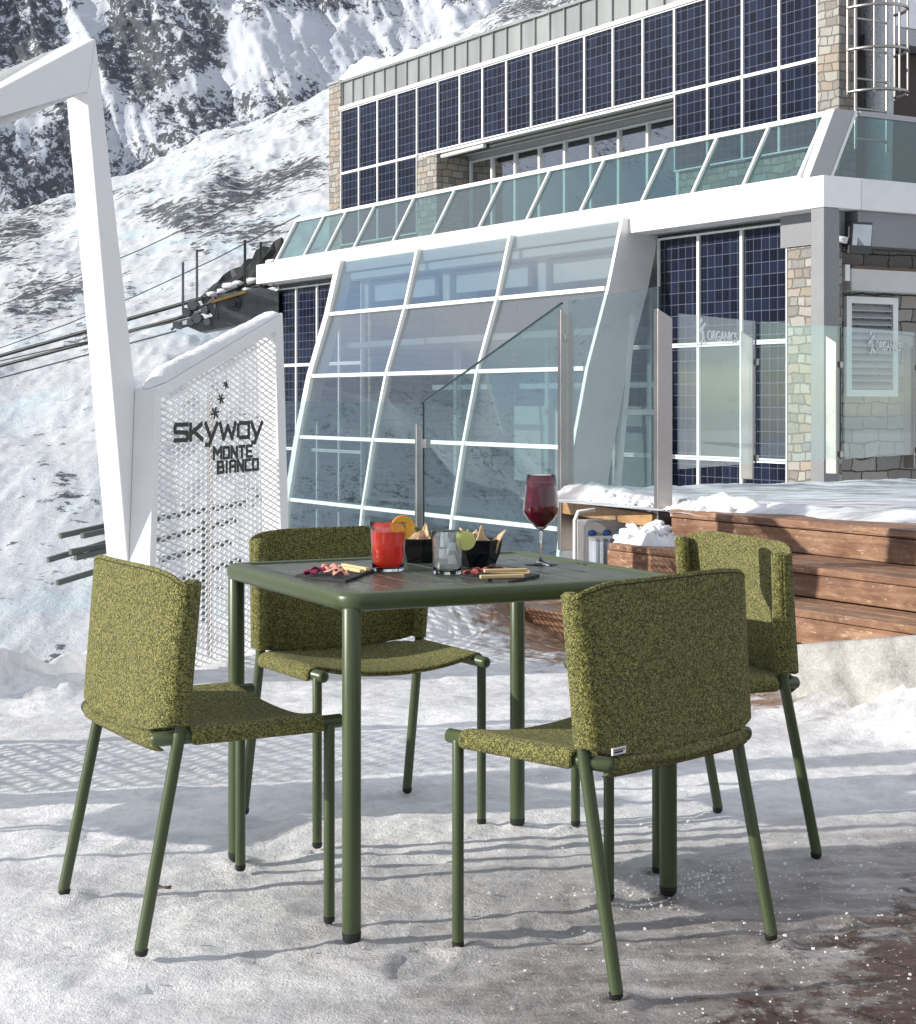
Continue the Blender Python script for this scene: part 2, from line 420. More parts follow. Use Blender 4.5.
# ------------------------------------------------------------------ mesh helpers
class MB:
    """collects shapes into ONE mesh"""
    def __init__(s): s.v = []; s.f = []; s.sm = []
    def add(s, vs, fs, smooth=False):
        b = len(s.v); s.v += [tuple(q) for q in vs]; s.f += [tuple(b + i for i in f) for f in fs]; s.sm += [smooth] * len(fs)
        return s
    def box(s, lo, hi):
        x0, y0, z0 = lo; x1, y1, z1 = hi
        return s.hexa([(x0, y0, z0), (x1, y0, z0), (x1, y1, z0), (x0, y1, z0), (x0, y0, z1), (x1, y0, z1), (x1, y1, z1), (x0, y1, z1)])
    def hexa(s, p):
        return s.add(p, [(0, 3, 2, 1), (4, 5, 6, 7), (0, 1, 5, 4), (1, 2, 6, 5), (2, 3, 7, 6), (3, 0, 4, 7)])
    def prism(s, poly, lo, hi, axis=2):
        """polygon in two axes extruded along the third"""
        n = len(poly)
        def P(q, h):
            return (q[0], q[1], h) if axis == 2 else ((q[0], h, q[1]) if axis == 1 else (h, q[0], q[1]))
        vs = [P(q, lo) for q in poly] + [P(q, hi) for q in poly]
        fs = [tuple(range(n))[::-1], tuple(range(n, 2 * n))] + [(i, (i + 1) % n, (i + 1) % n + n, i + n) for i in range(n)]
        return s.add(vs, fs)
    def bar(s, a, b, w, h, up=(0, 0, 1)):
        """rectangular bar from a to b, w across, h along up"""
        a = Vector(a); b = Vector(b); d = (b - a).normalized(); up = Vector(up)
        x = d.cross(up)
        if x.length < 1e-4: x = Vector((1, 0, 0))
        x.normalize(); u = x.cross(d).normalized()
        p = []
        for q in (a, b):
            for i, j in ((-1, -1), (1, -1), (1, 1), (-1, 1)):
                p.append(q + x * (w / 2 * i) + u * (h / 2 * j))
        return s.add(p, [(0, 3, 2, 1), (4, 5, 6, 7), (0, 1, 5, 4), (1, 2, 6, 5), (2, 3, 7, 6), (3, 0, 4, 7)])
    def tube(s, pts, r, n=12, cap=True, smooth=True):
        pts = [Vector(p) for p in pts]
        rs = r if isinstance(r, (list, tuple)) else [r] * len(pts)
        vs = []; x = None
        for i, p in enumerate(pts):
            d = ((pts[min(i + 1, len(pts) - 1)] - p).normalized() + (p - pts[max(i - 1, 0)]).normalized())
            if d.length < 1e-6: d = pts[-1] - pts[0]
            d.normalize()
            if x is None:
                x = d.cross(Vector((0, 0, 1)))
                if x.length < 1e-3: x = d.cross(Vector((0, 1, 0)))
            x = (x - d * x.dot(d)).normalized(); y = d.cross(x)
            for k in range(n):
                a = 2 * math.pi * k / n
                vs.append(p + (x * math.cos(a) + y * math.sin(a)) * rs[i])
        fs = []
        for i in range(len(pts) - 1):
            for k in range(n):
                fs.append((i * n + k, i * n + (k + 1) % n, (i + 1) * n + (k + 1) % n, (i + 1) * n + k))
        s.add(vs, fs, smooth)
        if cap:
            m_ = len(pts) - 1
            s.add(vs[:n], [tuple(range(n))[::-1]]); s.add(vs[m_ * n:], [tuple(range(n))])
        return s
    def rod(s, a, b, r, n=12, round_=.4):
        """rod with softly rounded ends"""
        a = Vector(a); b = Vector(b); d = (b - a).normalized(); e = r * round_
        return s.tube([a, a + d * e * .35, a + d * e, b - d * e, b - d * e * .35, b], [r * .6, r * .88, r, r, r * .88, r * .6], n)
    def lathe(s, prof, n=32, center=(0, 0, 0), smooth=True, close=False):
        cx, cy, cz = center; vs = []; m_ = len(prof)
        for (r, z) in prof:
            for k in range(n):
                a = 2 * math.pi * k / n; vs.append((cx + r * math.cos(a), cy + r * math.sin(a), cz + z))
        fs = []
        for i in range(m_ if close else m_ - 1):
            j = (i + 1) % m_
            for k in range(n): fs.append((i * n + k, i * n + (k + 1) % n, j * n + (k + 1) % n, j * n + k))
        return s.add(vs, fs, smooth)
    def grid(s, P, smooth=True):
        """P[i][j] points"""
        a = len(P); b = len(P[0]); vs = [q for row in P for q in row]
        return s.add(vs, [(i * b + j, i * b + j + 1, (i + 1) * b + j + 1, (i + 1) * b + j) for i in range(a - 1) for j in range(b - 1)], smooth)
    def ball(s, c, r, n=10, sq=(1, 1, 1), jit=0.0, rnd=random):
        vs = []; fs = []
        for i in range(n + 1):
            th = math.pi * i / n
            for k in range(n * 2):
                a = math.pi * k / n; j = 1 + rnd.uniform(-jit, jit) if 0 < i < n else 1
                vs.append((c[0] + r * sq[0] * j * math.sin(th) * math.cos(a), c[1] + r * sq[1] * j * math.sin(th) * math.sin(a), c[2] + r * sq[2] * j * math.cos(th)))
        for i in range(n):
            for k in range(2 * n):
                fs.append((i * 2 * n + k, (i + 1) * 2 * n + k, (i + 1) * 2 * n + (k + 1) % (2 * n), i * 2 * n + (k + 1) % (2 * n)))
        return s.add(vs, fs, True)
    def build(s, name, mat, parent=None, bevel=0.0, solid=0.0, seg=2, merge=False):
        me = bpy.data.meshes.new(name)
        me.from_pydata([tuple(q) for q in s.v], [], s.f)
        me.polygons.foreach_set('use_smooth', s.sm)
        if merge:
            import bmesh
            bm = bmesh.new(); bm.from_mesh(me)
            bmesh.ops.remove_doubles(bm, verts=bm.verts, dist=1e-5)
            bmesh.ops.recalc_face_normals(bm, faces=bm.faces)
            bm.to_mesh(me); bm.free()
        me.update()
        o = bpy.data.objects.new(name, me); COL.objects.link(o)
        me.materials.append(M[mat] if isinstance(mat, str) else mat)
        if parent is not None: o.parent = parent
        if solid:
            md = o.modifiers.new('thickness', 'SOLIDIFY'); md.thickness = solid; md.offset = 0
        if bevel:
            md = o.modifiers.new('edge', 'BEVEL'); md.width = bevel; md.segments = seg; md.limit_method = 'ANGLE'; md.angle_limit = R(40)
        return o

def tag(o, label=None, cat=None, group=None, kind=None):
    if label: o['label'] = label
    if cat: o['category'] = cat
    if group: o['group'] = group
    if kind: o['kind'] = kind
    return o

def empty(name, loc, rz=0.0, label=None, cat=None, group=None):
    o = bpy.data.objects.new(name, None); COL.objects.link(o)
    o.location = loc; o.rotation_euler = (0, 0, rz); o.empty_display_size = .1
    return tag(o, label, cat, group)

def children(o): return [c for c in bpy.data.objects if c.parent == o]
def copy_tree(o, parent=None):
    c = o.copy(); COL.objects.link(c)
    if parent is not None: c.parent = parent
    for ch in children(o): copy_tree(ch, c)
    return c

# measured rays: photo column / row -> world point
def at(px, py, Y): return Vector(((px - 458) / FPX * Y, Y, CAM_H - (py - HZ) / FPX * Y))
def on_z(px, py, z):
    Y = (CAM_H - z) * FPX / (py - HZ)
    return Vector(((px - 458) / FPX * Y, Y, z))

# value noise, vectorised
_rng = np.random.RandomState(11)
_perm = _rng.permutation(4096)
_val = _rng.rand(4096)
def _h(ix, iy): return _val[(_perm[(ix & 4095)] + iy * 131) & 4095]
def vnoise(x, y):
    ix = np.floor(x).astype(int); iy = np.floor(y).astype(int)
    fx = x - ix; fy = y - iy
    fx = fx * fx * fx * (fx * (fx * 6 - 15) + 10); fy = fy * fy * fy * (fy * (fy * 6 - 15) + 10)
    a = _h(ix, iy); b = _h(ix + 1, iy); c = _h(ix, iy + 1); d = _h(ix + 1, iy + 1)
    return (a + (b - a) * fx) * (1 - fy) + (c + (d - c) * fx) * fy
def fbm(x, y, o=5, g=.5, l=2.03):
    s = 0; a = 1; t = 0
    for i in range(o):
        s = s + a * vnoise(x + 17.3 * i, y - 9.1 * i); t += a; a *= g; x = x * l; y = y * l
    return s / t
def ridged(x, y, o=5, g=.55, l=2.1):
    s = 0; a = 1; t = 0
    for i in range(o):
        s = s + a * (1 - np.abs(2 * vnoise(x + 31.7 * i, y + 5.3 * i) - 1)); t += a; a *= g; x = x * l; y = y * l
    return s / t
def sst(a, b, x):
    t = np.clip((x - a) / (b - a), 0, 1); return t * t * (3 - 2 * t)

def sheet(name, X, Y, Z, mat, kind='structure', rock=None, smooth=True):
    a, b = X.shape
    v = np.stack([X, Y, Z], -1).reshape(-1, 3)
    i = np.arange(a * b).reshape(a, b)
    f = np.stack([i[:-1, :-1], i[:-1, 1:], i[1:, 1:], i[1:, :-1]], -1).reshape(-1, 4)
    me = bpy.data.meshes.new(name)
    me.vertices.add(len(v)); me.vertices.foreach_set('co', v.ravel().astype(np.float32))
    me.loops.add(f.size); me.loops.foreach_set('vertex_index', f.ravel().astype(np.int32))
    me.polygons.add(len(f)); me.polygons.foreach_set('loop_start', np.arange(0, f.size, 4, dtype=np.int32))
    me.polygons.foreach_set('loop_total', np.full(len(f), 4, dtype=np.int32))
    me.update(calc_edges=True)
    me.polygons.foreach_set('use_smooth', [smooth] * len(f))
    # make sure the sheet faces up
    if me.polygons[len(f) // 2].normal.z < 0: me.flip_normals()
    if rock is not None:
        at_ = me.attributes.new('rock', 'FLOAT', 'POINT'); at_.data.foreach_set('value', rock.ravel().astype(np.float32))
    o = bpy.data.objects.new(name, me); COL.objects.link(o)
    me.materials.append(M[mat] if isinstance(mat, str) else mat)
    if kind: o['kind'] = kind
    return o

# ------------------------------------------------------------------ frames of reference
D = Vector((-.5173, .8558, 0)); N = Vector((-.8558, -.5173, 0))
C0 = Vector((3.18, 15.3, 0)); B_ROT = math.atan2(D.y, D.x)
def BW(t, o, z=0.0): return C0 + D * t + N * o + Vector((0, 0, z))     # building (t, o, z) -> world
def to_b(X, Y): return ((X - C0.x) * D.x + (Y - C0.y) * D.y, (X - C0.x) * N.x + (Y - C0.y) * N.y)

# ------------------------------------------------------------------ ground
def terrace():
    xs = np.concatenate([np.linspace(-9, -2.2, 80), np.linspace(-2.18, 3.2, 330), np.linspace(3.25, 10, 60)])
    ys = np.concatenate([np.linspace(-8, 2.4, 80), np.linspace(2.42, 12.5, 460)])
    X, Y = np.meshgrid(xs, ys)
    Z = .014 * (fbm(X * 1.1, Y * 1.1, 4) - .5) * 2 + .009 * (fbm(X * 7, Y * 7, 4) - .5) * 2
    Z += .005 * (fbm(X * 26, Y * 30, 3) - .5) * 2
    for (fx, fy) in [(347, 942), (238, 858), (519, 823), (668, 895), (614, 998), (771, 940), (459, 947), (605, 901), (68, 893), (143, 950), (249, 870), (330, 918),
                     (411, 792), (250, 815), (476, 823), (314, 850), (815, 858), (719, 812), (653, 873), (574, 827)]:
        v = on_z(fx, fy, 0); dd = np.sqrt((X - v.x) ** 2 + (Y - v.y) ** 2)
        Z += .013 * np.exp(-((dd - .035) / .022) ** 2) * (.3 + 1.1 * fbm(X * 25, Y * 25, 2))
    for (fx, fy, ln, an) in [(180, 985, .27, .3), (420, 960, .27, 1.2), (250, 800, .26, .8), (560, 930, .27, 2.1), (100, 830, .26, 1.9), (400, 860, .27, .2), (860, 790, .27, 1.5), (520, 760, .26, .7), (300, 960, .27, 2.6), (700, 850, .27, .5), (820, 930, .27, 1.0), (150, 740, .25, .1)]:
        v = on_z(fx, fy, 0); u = (X - v.x) * math.cos(an) + (Y - v.y) * math.sin(an); w = -(X - v.x) * math.sin(an) + (Y - v.y) * math.cos(an)
        q = np.sqrt((u / (ln / 2)) ** 2 + (w / .055) ** 2)
        Z += -.006 * sst(1.05, .8, q) + .004 * np.exp(-((q - 1.15) / .15) ** 2)
    Z -= .012
    # edge of the terrace: line from the left towards the back
    ex = np.array([-12, -3.2, -1.84, -1.45, -.75, .1, .9]); ey = np.array([5.7, 6.55, 7.1, 8.3, 9.6, 10.1, 10.9])
    Ye = np.interp(X, ex, ey)
    e = (Y - Ye) + .25 * (fbm(X * 2, Y * 2, 3) - .5)
    Z += .10 * np.exp(-((e + .25) / .22) ** 2) * sst(-3.5, -1.6, X) * sst(.2, -.8, X) * fbm(X * 3, Y * 3, 3) * 1.6
    Z -= np.clip(e, 0, 10) * .8
    Z = np.maximum(Z, -3.2)
    # swept-up snow beyond the table
    def mound(cx, cy, rx, ry, h, seed=0.0):
        q = np.exp(-(((X - cx) / rx) ** 2 + ((Y - cy) / ry) ** 2) ** 1.2)
        return h * q * (.45 + .9 * fbm(X * 6 + seed, Y * 6, 4) + .35 * (fbm(X * 22 + seed, Y * 22, 3) - .5)) 
    Z += mound(.02, 8.9, .42, .5, .26) + mound(-.6, 8.9, .5, .5, .18, 3.) + mound(1.86, 6.22, .42, .24, .20, 7.) + mound(2.4, 5.9, .6, .4, .3, 9.) + mound(1.45, 6.6, .2, .14, .09, 2.) + mound(-1.75, 7.0, .3, .3, .1, 4.)
    return sheet('terrace_ground', X, Y, Z, 'ground')
terrace()

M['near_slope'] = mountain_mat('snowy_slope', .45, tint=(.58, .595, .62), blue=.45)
M['far_wall'] = mountain_mat('rock_wall', .22, tint=(.56, .59, .64))

def slope():
    th = np.linspace(R(-34), R(16), 760)
    r = 11 * np.exp(np.linspace(0, math.log(560 / 11.), 620))
    T, RR = np.meshgrid(th, r)
    X = RR * np.sin(T); Y = RR * np.cos(T)
    zr = 87 + .50 * X + 8 * (fbm(X * .02, Y * .02, 4) - .5)
    s = np.clip((RR - 55) / 345, 0, 1)
    Z = -8.5 + (zr + 8.5) * s ** 1.18
    Z = np.where(RR < 55, -8.5 + (55 - RR) * .1, Z)
    Z = np.where(RR > 400, zr - (RR - 400) * .6, Z)
    amp = np.clip(RR / 55., .25, 5)
    g = ridged(X * .030 + .6 * Z * .03, Y * .018, 5)
    rel = (g - .5) * 1.5 * amp * .8 + (fbm(X * .11, Y * .07, 5) - .5) * .9 * np.clip(amp, .3, 2.0)
    rel += (ridged(X * .5, Y * .25, 3) - .5) * .18 * np.clip(amp, .3, 2.0)
    Z = Z + rel
    # rock shows in broken bands
    cl = fbm(X * .045 + 3, Y * .022 + 9, 4)
    fine = ridged(X * .22 + Z * .12, Y * .12, 4)
    rock = .40 + (cl - .5) * 2.0 + (fine - .55) * 1.1
    rock += .10 * np.exp(-((RR - 230) / 90) ** 2)
    rock -= .50 * np.exp(-((RR - 120) / 26.) ** 2)          # smooth snow field below the cables
    # scattered small outcrops low on the slope
    low = sst(105, 60, RR)
    rock = rock * (1 - low) + low * (-.25 + (ridged(X * .35, Y * .2 + Z * .2, 4) - .52) * 1.7 + (fbm(X * .09, Y * .09, 3) - .5) * 1.4)
    rock -= .5 * sst(40, 20, RR)
    PX = 458 + FPX * X / Y; PY = HZ - FPX * (Z - CAM_H) / Y         # where clusters of outcrops were read from the photo
    rock = rock - .42
    for (cx, cy, rx, ry, a) in [(240, 190, 44, 26, .8), (205, 225, 40, 22, .8), (170, 215, 22, 14, .5), (60, 290, 44, 30, .75), (20, 320, 36, 26, .6), (300, 165, 34, 22, .6), (262, 235, 26, 14, .7),
                                (90, 335, 24, 16, .6), (420, 25, 60, 16, .6), (500, 6, 50, 14, .6), (310, 120, 22, 14, .5), (55, 470, 22, 40, .35), (75, 500, 20, 22, .45), (60, 640, 18, 22, .6), (110, 660, 20, 16, .6), (20, 260, 30, 16, .5), (150, 205, 26, 14, .6), (20, 230, 40, 12, .7), (135, 290, 18, 14, .5), (225, 165, 20, 10, .5), (375, 60, 30, 14, .5)]:
        rock = rock + a * 1.3 * np.exp(-((PX - cx) / rx) ** 2 - ((PY - cy) / ry) ** 2)
    rock = .43 + .24 * np.tanh(1.8 * (rock - .43))
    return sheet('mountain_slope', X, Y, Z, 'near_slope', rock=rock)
slope()

def wall():
    xs = np.linspace(-520, 420, 900); q = np.linspace(0, 1, 560)
    X, Q = np.meshgrid(xs, q)
    Y0 = 620 + 460 * Q
    prof = -60 + 640 * (Q ** .95)
    gx = X + .5 * prof
    g = ridged(gx * .011, Q * 2.4, 6, .56)
    b = fbm(gx * .006 + 4, Q * 3, 4)
    rel = (g - .5)
    Y = Y0 - 48 * rel - 60 * (b - .5)
    Z = prof + 30 * (fbm(X * .02, Q * 9, 4) - .5) + 5 * (ridged(X * .05, Q * 26, 4) - .5)
    big = fbm(X * .011 + .004 * prof + 2.0, prof * .009 + 5, 3)
    fine = ridged(gx * .05, prof * .035, 4)
    rock = .40 + (big - .5) * 1.3 + (fine - .55) * 1.2
    # gullies and snow fields: screen-independent places on the wall (metres east, metres up)
    def patch(cx, cz, rx, rz, a, rot=0.0):
        dx = X - cx; dz = Z - cz; c, s_ = math.cos(rot), math.sin(rot)
        u = dx * c + dz * s_; w = -dx * s_ + dz * c
        return a * np.exp(-((u / rx) ** 2 + (w / rz) ** 2))
    for P in WALL_PATCHES: rock = rock + patch(*P)
    rock = .455 + .25 * np.tanh(1.8 * (rock - .42))
    return sheet('mountain_wall', X, Y, Z, 'far_wall', rock=rock)
def wp(px, py, Y=830.):   # place on the wall read from the photo
    v = at(px, py, Y); return v.x, v.z
WALL_PATCHES = []
for (px, py, rpx, rpz, a, rot) in [
    (110, 60, 12, 60, -1.3, -.15), (140, 125, 45, 14, -1.1, -.6), (290, 75, 55, 28, -1.4, .5), (20, 160, 35, 22, -1.0, .1),
    (155, 165, 24, 14, -1.0, 0), (245, 35, 10, 45, -1.0, .35), (215, 120, 26, 10, -1.0, .3), (0, 205, 60, 20, -1.0, 0), (330, 60, 40, 30, -.7, 0),
    (130, 155, 20, 22, .9, 0), (175, 110, 32, 40, .55, .8), (235, 60, 20, 50, .45, -.4), (60, 70, 40, 40, .3, 0), (60, 190, 34, 24, .6, 0), (320, 20, 30, 24, .5, 0), (15, 120, 25, 8, .5, 0)]:
    x, z = wp(px, py); k = 830. / FPX
    WALL_PATCHES.append((x, z, rpx * k, rpz * k, a, rot))
wall()

# a low sheet reaching the horizon all round
g_ = MB(); g_.box((-3000, -3000, -62), (3000, 3000, -60)); g_.build('valley_ground', 'snow')['kind'] = 'structure'
# the snowy mountain side behind the camera, seen in the glass
def back_range():
    th = np.linspace(R(112), R(330), 300); q = np.linspace(0, 1, 60)
    T, Q = np.meshgrid(th, q)
    rr = 500 + 900 * Q
    X = rr * np.cos(T); Y = rr * np.sin(T)
    Z = -60 + 330 * Q * (.5 + fbm(T * 4, Q * 0 + 3, 4)) + 60 * (ridged(X * .006, Y * .006, 5) - .5)
    rock = .15 + (ridged(X * .02, Y * .02, 4) - .5) * .8
    sheet('mountain_range_behind', X, Y, Z, 'far_wall', rock=rock)
back_range()

# ------------------------------------------------------------------ station building (local axes: t along the facade, o outwards, z up)
bld = empty('station_building', C0, B_ROT, 'mountain station with solar panel facade, bulging glass bay, white ledge and stone pillars', 'building')

# solid volumes
b = MB()
b.box((0.10, -9.0, -3.4), (2.36, -.06, 2.79))
b.box((8.44, -9.0, -3.4), (11.25, -.06, 2.79))
b.box((2.36, -9.0, -3.4), (8.44, -4.0, 2.79))
b.build('wall', 'rubble', bld)
b = MB(); b.box((1.32, -9.0, 2.83), (11.0, -1.75, 5.70)); b.build('upper_wall', 'interior_grey', bld)
b = MB(); b.box((.1, -9.0, 2.795), (11.2, .10, 2.825)); b.build('balcony_floor', 'grey_metal', bld)
# white ledge
b = MB()
b.box((-.40, -.08, 2.80), (11.05, .35, 3.07))
b.build('ledge', 'white_paint', bld, bevel=.008)
b = MB(); b.box((-.40, -7.0, 2.80), (-.02, -.083, 3.07)); b.build('side_ledge', 'silver_frame', bld, bevel=.008)
b = MB(); b.box((-.34, -7.0, 2.50), (.10, -.10, 2.797)); b.build('side_fascia', 'column_grey', bld)
# grey corner column
b = MB(); b.box((-.40, .17, -.3), (-.24, .347, 2.797)); b.build('corner_column', 'column_grey', bld, bevel=.006)
b = MB(); b.box((-.235, -.05, 2.52), (.40, .12, 2.797)); b.build('corner_fascia', 'column_grey', bld)
b = MB(); b.box((-.235, -.02, -.3), (.33, .10, 2.517)); b.build('stone_pillar', 'stone', bld, bevel=.01)

# solar panels with white frames
def panel(t0, t1, z0, z1, o, name='solar_panel', mat='solar', fr=True, fw=.014):
    b = MB(); b.box((t0 + fw, o - .03, z0 + fw), (t1 - fw, o, z1 - fw)); p = b.build(name, mat, bld)
    if fr:
        c = MB(); e = o + .025
        c.box((t0 + .001, o - .035, z0), (t0 + fw, e, z1)); c.box((t1 - fw, o - .035, z0), (t1 - .001, e, z1))
        c.box((t0 + fw, o - .035, z0), (t1 - fw, e, z0 + fw)); c.box((t0 + fw, o - .035, z1 - fw), (t1 - fw, e, z1))
        c.build('frame', 'white_paint', p)
    return p
T0, TP = 1.11, .5517
for k in range(18): panel(T0 + k * TP, T0 + (k + 1) * TP, 4.44, 5.35, -1.0)
for k in (0, 1, 2, 3): panel(T0 + k * TP, T0 + (k + 1) * TP, 3.60, 4.435, -1.0)
for k in (14, 15, 16, 17): panel(T0 + k * TP, T0 + (k + 1) * TP, 3.40, 4.435, -1.0)
for k in range(3):
    t0 = .42 + k * .629
    panel(t0, t0 + .629, 1.70, 2.76, 0.0, fw=.018)
    if k == 1: panel(t0, t0 + .629, .62, 1.695, 0.0, 'window', 'green_pane', fw=.018)
    else: panel(t0, t0 + .629, .62, 1.695, 0.0, fw=.018)
    panel(t0, t0 + .629, -.30, .615, 0.0, fw=.018)
for k in range(4):
    t0 = 8.52 + k * .645
    panel(t0, t0 + .645, 1.66, 2.74, 0.0, fw=.018); panel(t0, t0 + .645, .5, 1.655, 0.0, fw=.018)
    panel(t0, t0 + .645, -.7, .495, 0.0, fw=.018)
# trims
b = MB(); b.box((1.09, -1.04, 5.352), (11.06, -.955, 5.40)); b.build('panel_trim', 'silver_frame', bld)
# stone below the panels and at both ends
b = MB(); b.box((T0 + .02, -1.6, 2.83), (T0 + 4 * TP, -1.04, 3.595)); b.build('stone_base', 'stone', bld)
b = MB(); b.box((T0 + 14 * TP, -1.6, 2.83), (11.04, -1.04, 3.395)); b.build('stone_base', 'stone', bld)
b = MB(); b.box((.80, -1.18, 2.83), (1.10, -.96, 6.6)); b.build('stone_pillar', 'stone', bld, bevel=.01)
b = MB(); b.box((11.05, -1.5, 2.83), (11.42, -.98, 5.76)); b.build('stone_pillar', 'stone', bld, bevel=.01)
b = MB(); b.box((11.045, -1.55, 5.762), (11.43, -.96, 5.80)); b.build('pillar_cap', 'grey_metal', bld)
b = MB(); b.box((8.32, -1.75, 2.83), (8.83, -.985, 4.40)); b.build('stone_pillar', 'stone', bld, bevel=.01)
# zinc parapet with standing seams
b = MB(); b.box((.80, -1.5, 5.402), (11.04, -1.0, 5.74))
for k in range(33):
    t = 1.0 + k * .312
    b.box((t, -1.0, 5.404), (t + .014, -.975, 5.738))
b.box((.78, -1.52, 5.742), (11.04, -.96, 5.775))
b.build('parapet', 'zinc', bld)
# the recessed window band
b = MB(); b.box((T0 + 4 * TP + .01, -1.75, 4.405), (8.82, -1.0, 4.438)); b.build('soffit', 'white_paint', bld)
b = MB(); b.box((T0 + 4 * TP + .01, -1.74, 4.335), (8.31, -1.46, 4.402)); b.build('window_head', 'grey_metal', bld)
b = MB(); b.tube([BWl for BWl in [(3.4, -1.12, 4.365), (8.2, -1.12, 4.365)]], .035); b.build('blind_roll', 'dark_grey', bld)
b = MB(); b.tube([(7.2, -1.03, 4.37), (8.25, -1.03, 4.36)], .028); b.build('blind_roll', 'silver_frame', bld)
for k in range(9):
    t0 = 3.34 + k * .552
    panel(t0, t0 + .552, 3.10, 4.33, -1.50, 'window', 'pane_window', fw=.02)
# canted glass band above the ledge
TS = [-.07, .66, 1.387, 2.16, 3.193, 4.19, 5.157, 6.176, 7.14, 8.155, 8.94, 9.58, 10.43]
OB, OT, ZB, ZT = .31, .0, 3.085, 3.65
def q_(t, k, e=0.0): return (t, OB + (OT - OB) * k + e, ZB + (ZT - ZB) * k)
for i in range(len(TS) - 1):
    a, c = TS[i], TS[i + 1]
    m = MB(); m.hexa([q_(a + .02, .03, -.006), q_(c - .02, .03, -.006), q_(c - .02, .03, .006), q_(a + .02, .03, .006),
                      q_(a + .02, .97, -.006), q_(c - .02, .97, -.006), q_(c - .02, .97, .006), q_(a + .02, .97, .006)])
    m.build('balustrade_pane', 'pane_band', bld)
    m = MB(); m.bar(q_(a, 0.0, .005), q_(a, 1.0, .005), .032, .05, (0, 1, .3)); m.build('mullion', 'white_paint', bld)
m = MB(); m.bar(q_(TS[-1], 0, .005), q_(TS[-1], 1, .005), .045, .06, (0, 1, .3)); m.build('mullion', 'white_paint', bld)
m = MB(); m.box((-.10, OT - .035, ZT - .012), (10.46, OT + .035, ZT + .03)); m.build('top_rail', 'white_paint', bld)
m = MB(); m.box((-.10, .24, 3.072), (10.46, .345, 3.10)); m.build('bottom_rail', 'silver_frame', bld)
# solid canted corner, then the side band
m = MB(); m.hexa([(-.18, .315, 3.072), (-.075, .315, 3.072), (-.075, .25, 3.072), (-.18, .25, 3.072),
                  (-.18, .02, 3.69), (-.075, .02, 3.69), (-.075, -.05, 3.69), (-.18, -.05, 3.69)])
m.build('corner_cladding', 'white_paint', bld)
m = MB(); m.hexa([(-.184, .31, 3.073), (-.176, .31, 3.073), (-.176, .07, 3.073), (-.184, .07, 3.073),
                  (-.184, .015, 3.69), (-.176, .015, 3.69), (-.176, -.22, 3.69), (-.184, -.22, 3.69)])
m.build('corner_cladding', 'grey_metal', bld)
m = MB(); m.hexa([(-.19, .085, 3.073), (-.17, .085, 3.073), (-.17, .055, 3.073), (-.19, .055, 3.073),
                  (-.19, -.215, 3.69), (-.17, -.215, 3.69), (-.17, -.25, 3.69), (-.19, -.25, 3.69)])
m.build('mullion', 'silver_frame', bld)
m = MB(); m.hexa([(-.184, .05, 3.08), (-.176, .05, 3.08), (-.176, -1.5, 3.08), (-.184, -1.5, 3.08),
                  (-.184, -.25, 3.64), (-.176, -.25, 3.64), (-.176, -1.5, 3.64), (-.184, -1.5, 3.64)]); m.build('balustrade_pane', 'pane_band', bld)
m = MB(); m.box((-.184, -3.2, 3.08), (-.176, -1.53, 3.64)); m.build('balustrade_pane', 'pane_band', bld)
m = MB(); m.box((-.21, -7, 3.645), (-.15, -.252, 3.69)); m.build('side_rail', 'grey_metal', bld)
# side: dim rubble wall, louvred window, awning, floodlight
m = MB(); m.box((-.06, -7.0, -.3), (.098, -.022, 2.498)); m.build('side_wall', 'rubble', bld)
lw = MB(); lw.box((-.10, -.82, 1.20), (-.062, -.20, 1.26)); lw.box((-.10, -.82, 2.02), (-.062, -.20, 2.08))
lw.box((-.10, -.82, 1.26), (-.062, -.76, 2.02)); lw.box((-.10, -.26, 1.26), (-.062, -.20, 2.02))
lw = lw.build('louvre_window', 'silver_frame', bld)
s_ = MB()
for k in range(12):
    z = 1.27 + k * .062
    s_.hexa([(-.095, -.758, z), (-.065, -.758, z + .04), (-.065, -.262, z + .04), (-.095, -.262, z), (-.095, -.758, z + .010), (-.065, -.758, z + .050), (-.065, -.262, z + .050), (-.095, -.262, z + .010)])
s_.build('louvre', 'grey_metal', lw)  # darker metal than the frame: shade on the slats put into the colour
aw = MB(); aw.hexa([(-.21, -5, 2.12), (-.21, -.15, 2.12), (-.062, -.15, 2.12), (-.062, -5, 2.12), (-.25, -5, 2.31), (-.25, -.11, 2.31), (-.062, -.11, 2.31), (-.062, -5, 2.31)])
aw = aw.build('awning_cassette', 'awning_white', bld, bevel=.01)
m = MB(); m.box((-.235, -5, 2.313), (-.065, -.13, 2.335)); m.build('folded_canvas', 'canvas_brown', aw)
m = MB(); m.box((-.24, -.105, 2.20), (-.08, -.05, 2.34)); m.build('end_cap', 'silver_frame', aw)
fl = MB(); fl.hexa([(-.34, -.26, 2.43), (-.32, -.03, 2.43), (-.25, -.04, 2.43), (-.27, -.27, 2.43), (-.36, -.26, 2.70), (-.34, -.03, 2.70), (-.27, -.04, 2.71), (-.29, -.27, 2.71)])
for_ = fl.build('floodlight', 'dark_grey', bld, bevel=.008); fl = for_
m = MB(); m.hexa([(-.346, -.245, 2.50), (-.328, -.045, 2.50), (-.322, -.045, 2.50), (-.34, -.245, 2.50), (-.364, -.245, 2.68), (-.346, -.045, 2.68), (-.338, -.045, 2.68), (-.356, -.245, 2.68)])
m.build('lens', 'lamp_glass', fl)
m = MB(); m.tube([(-.235, .05, 2.56), (-.30, -.02, 2.54)], .03); m.build('bracket', 'white_paint', fl)
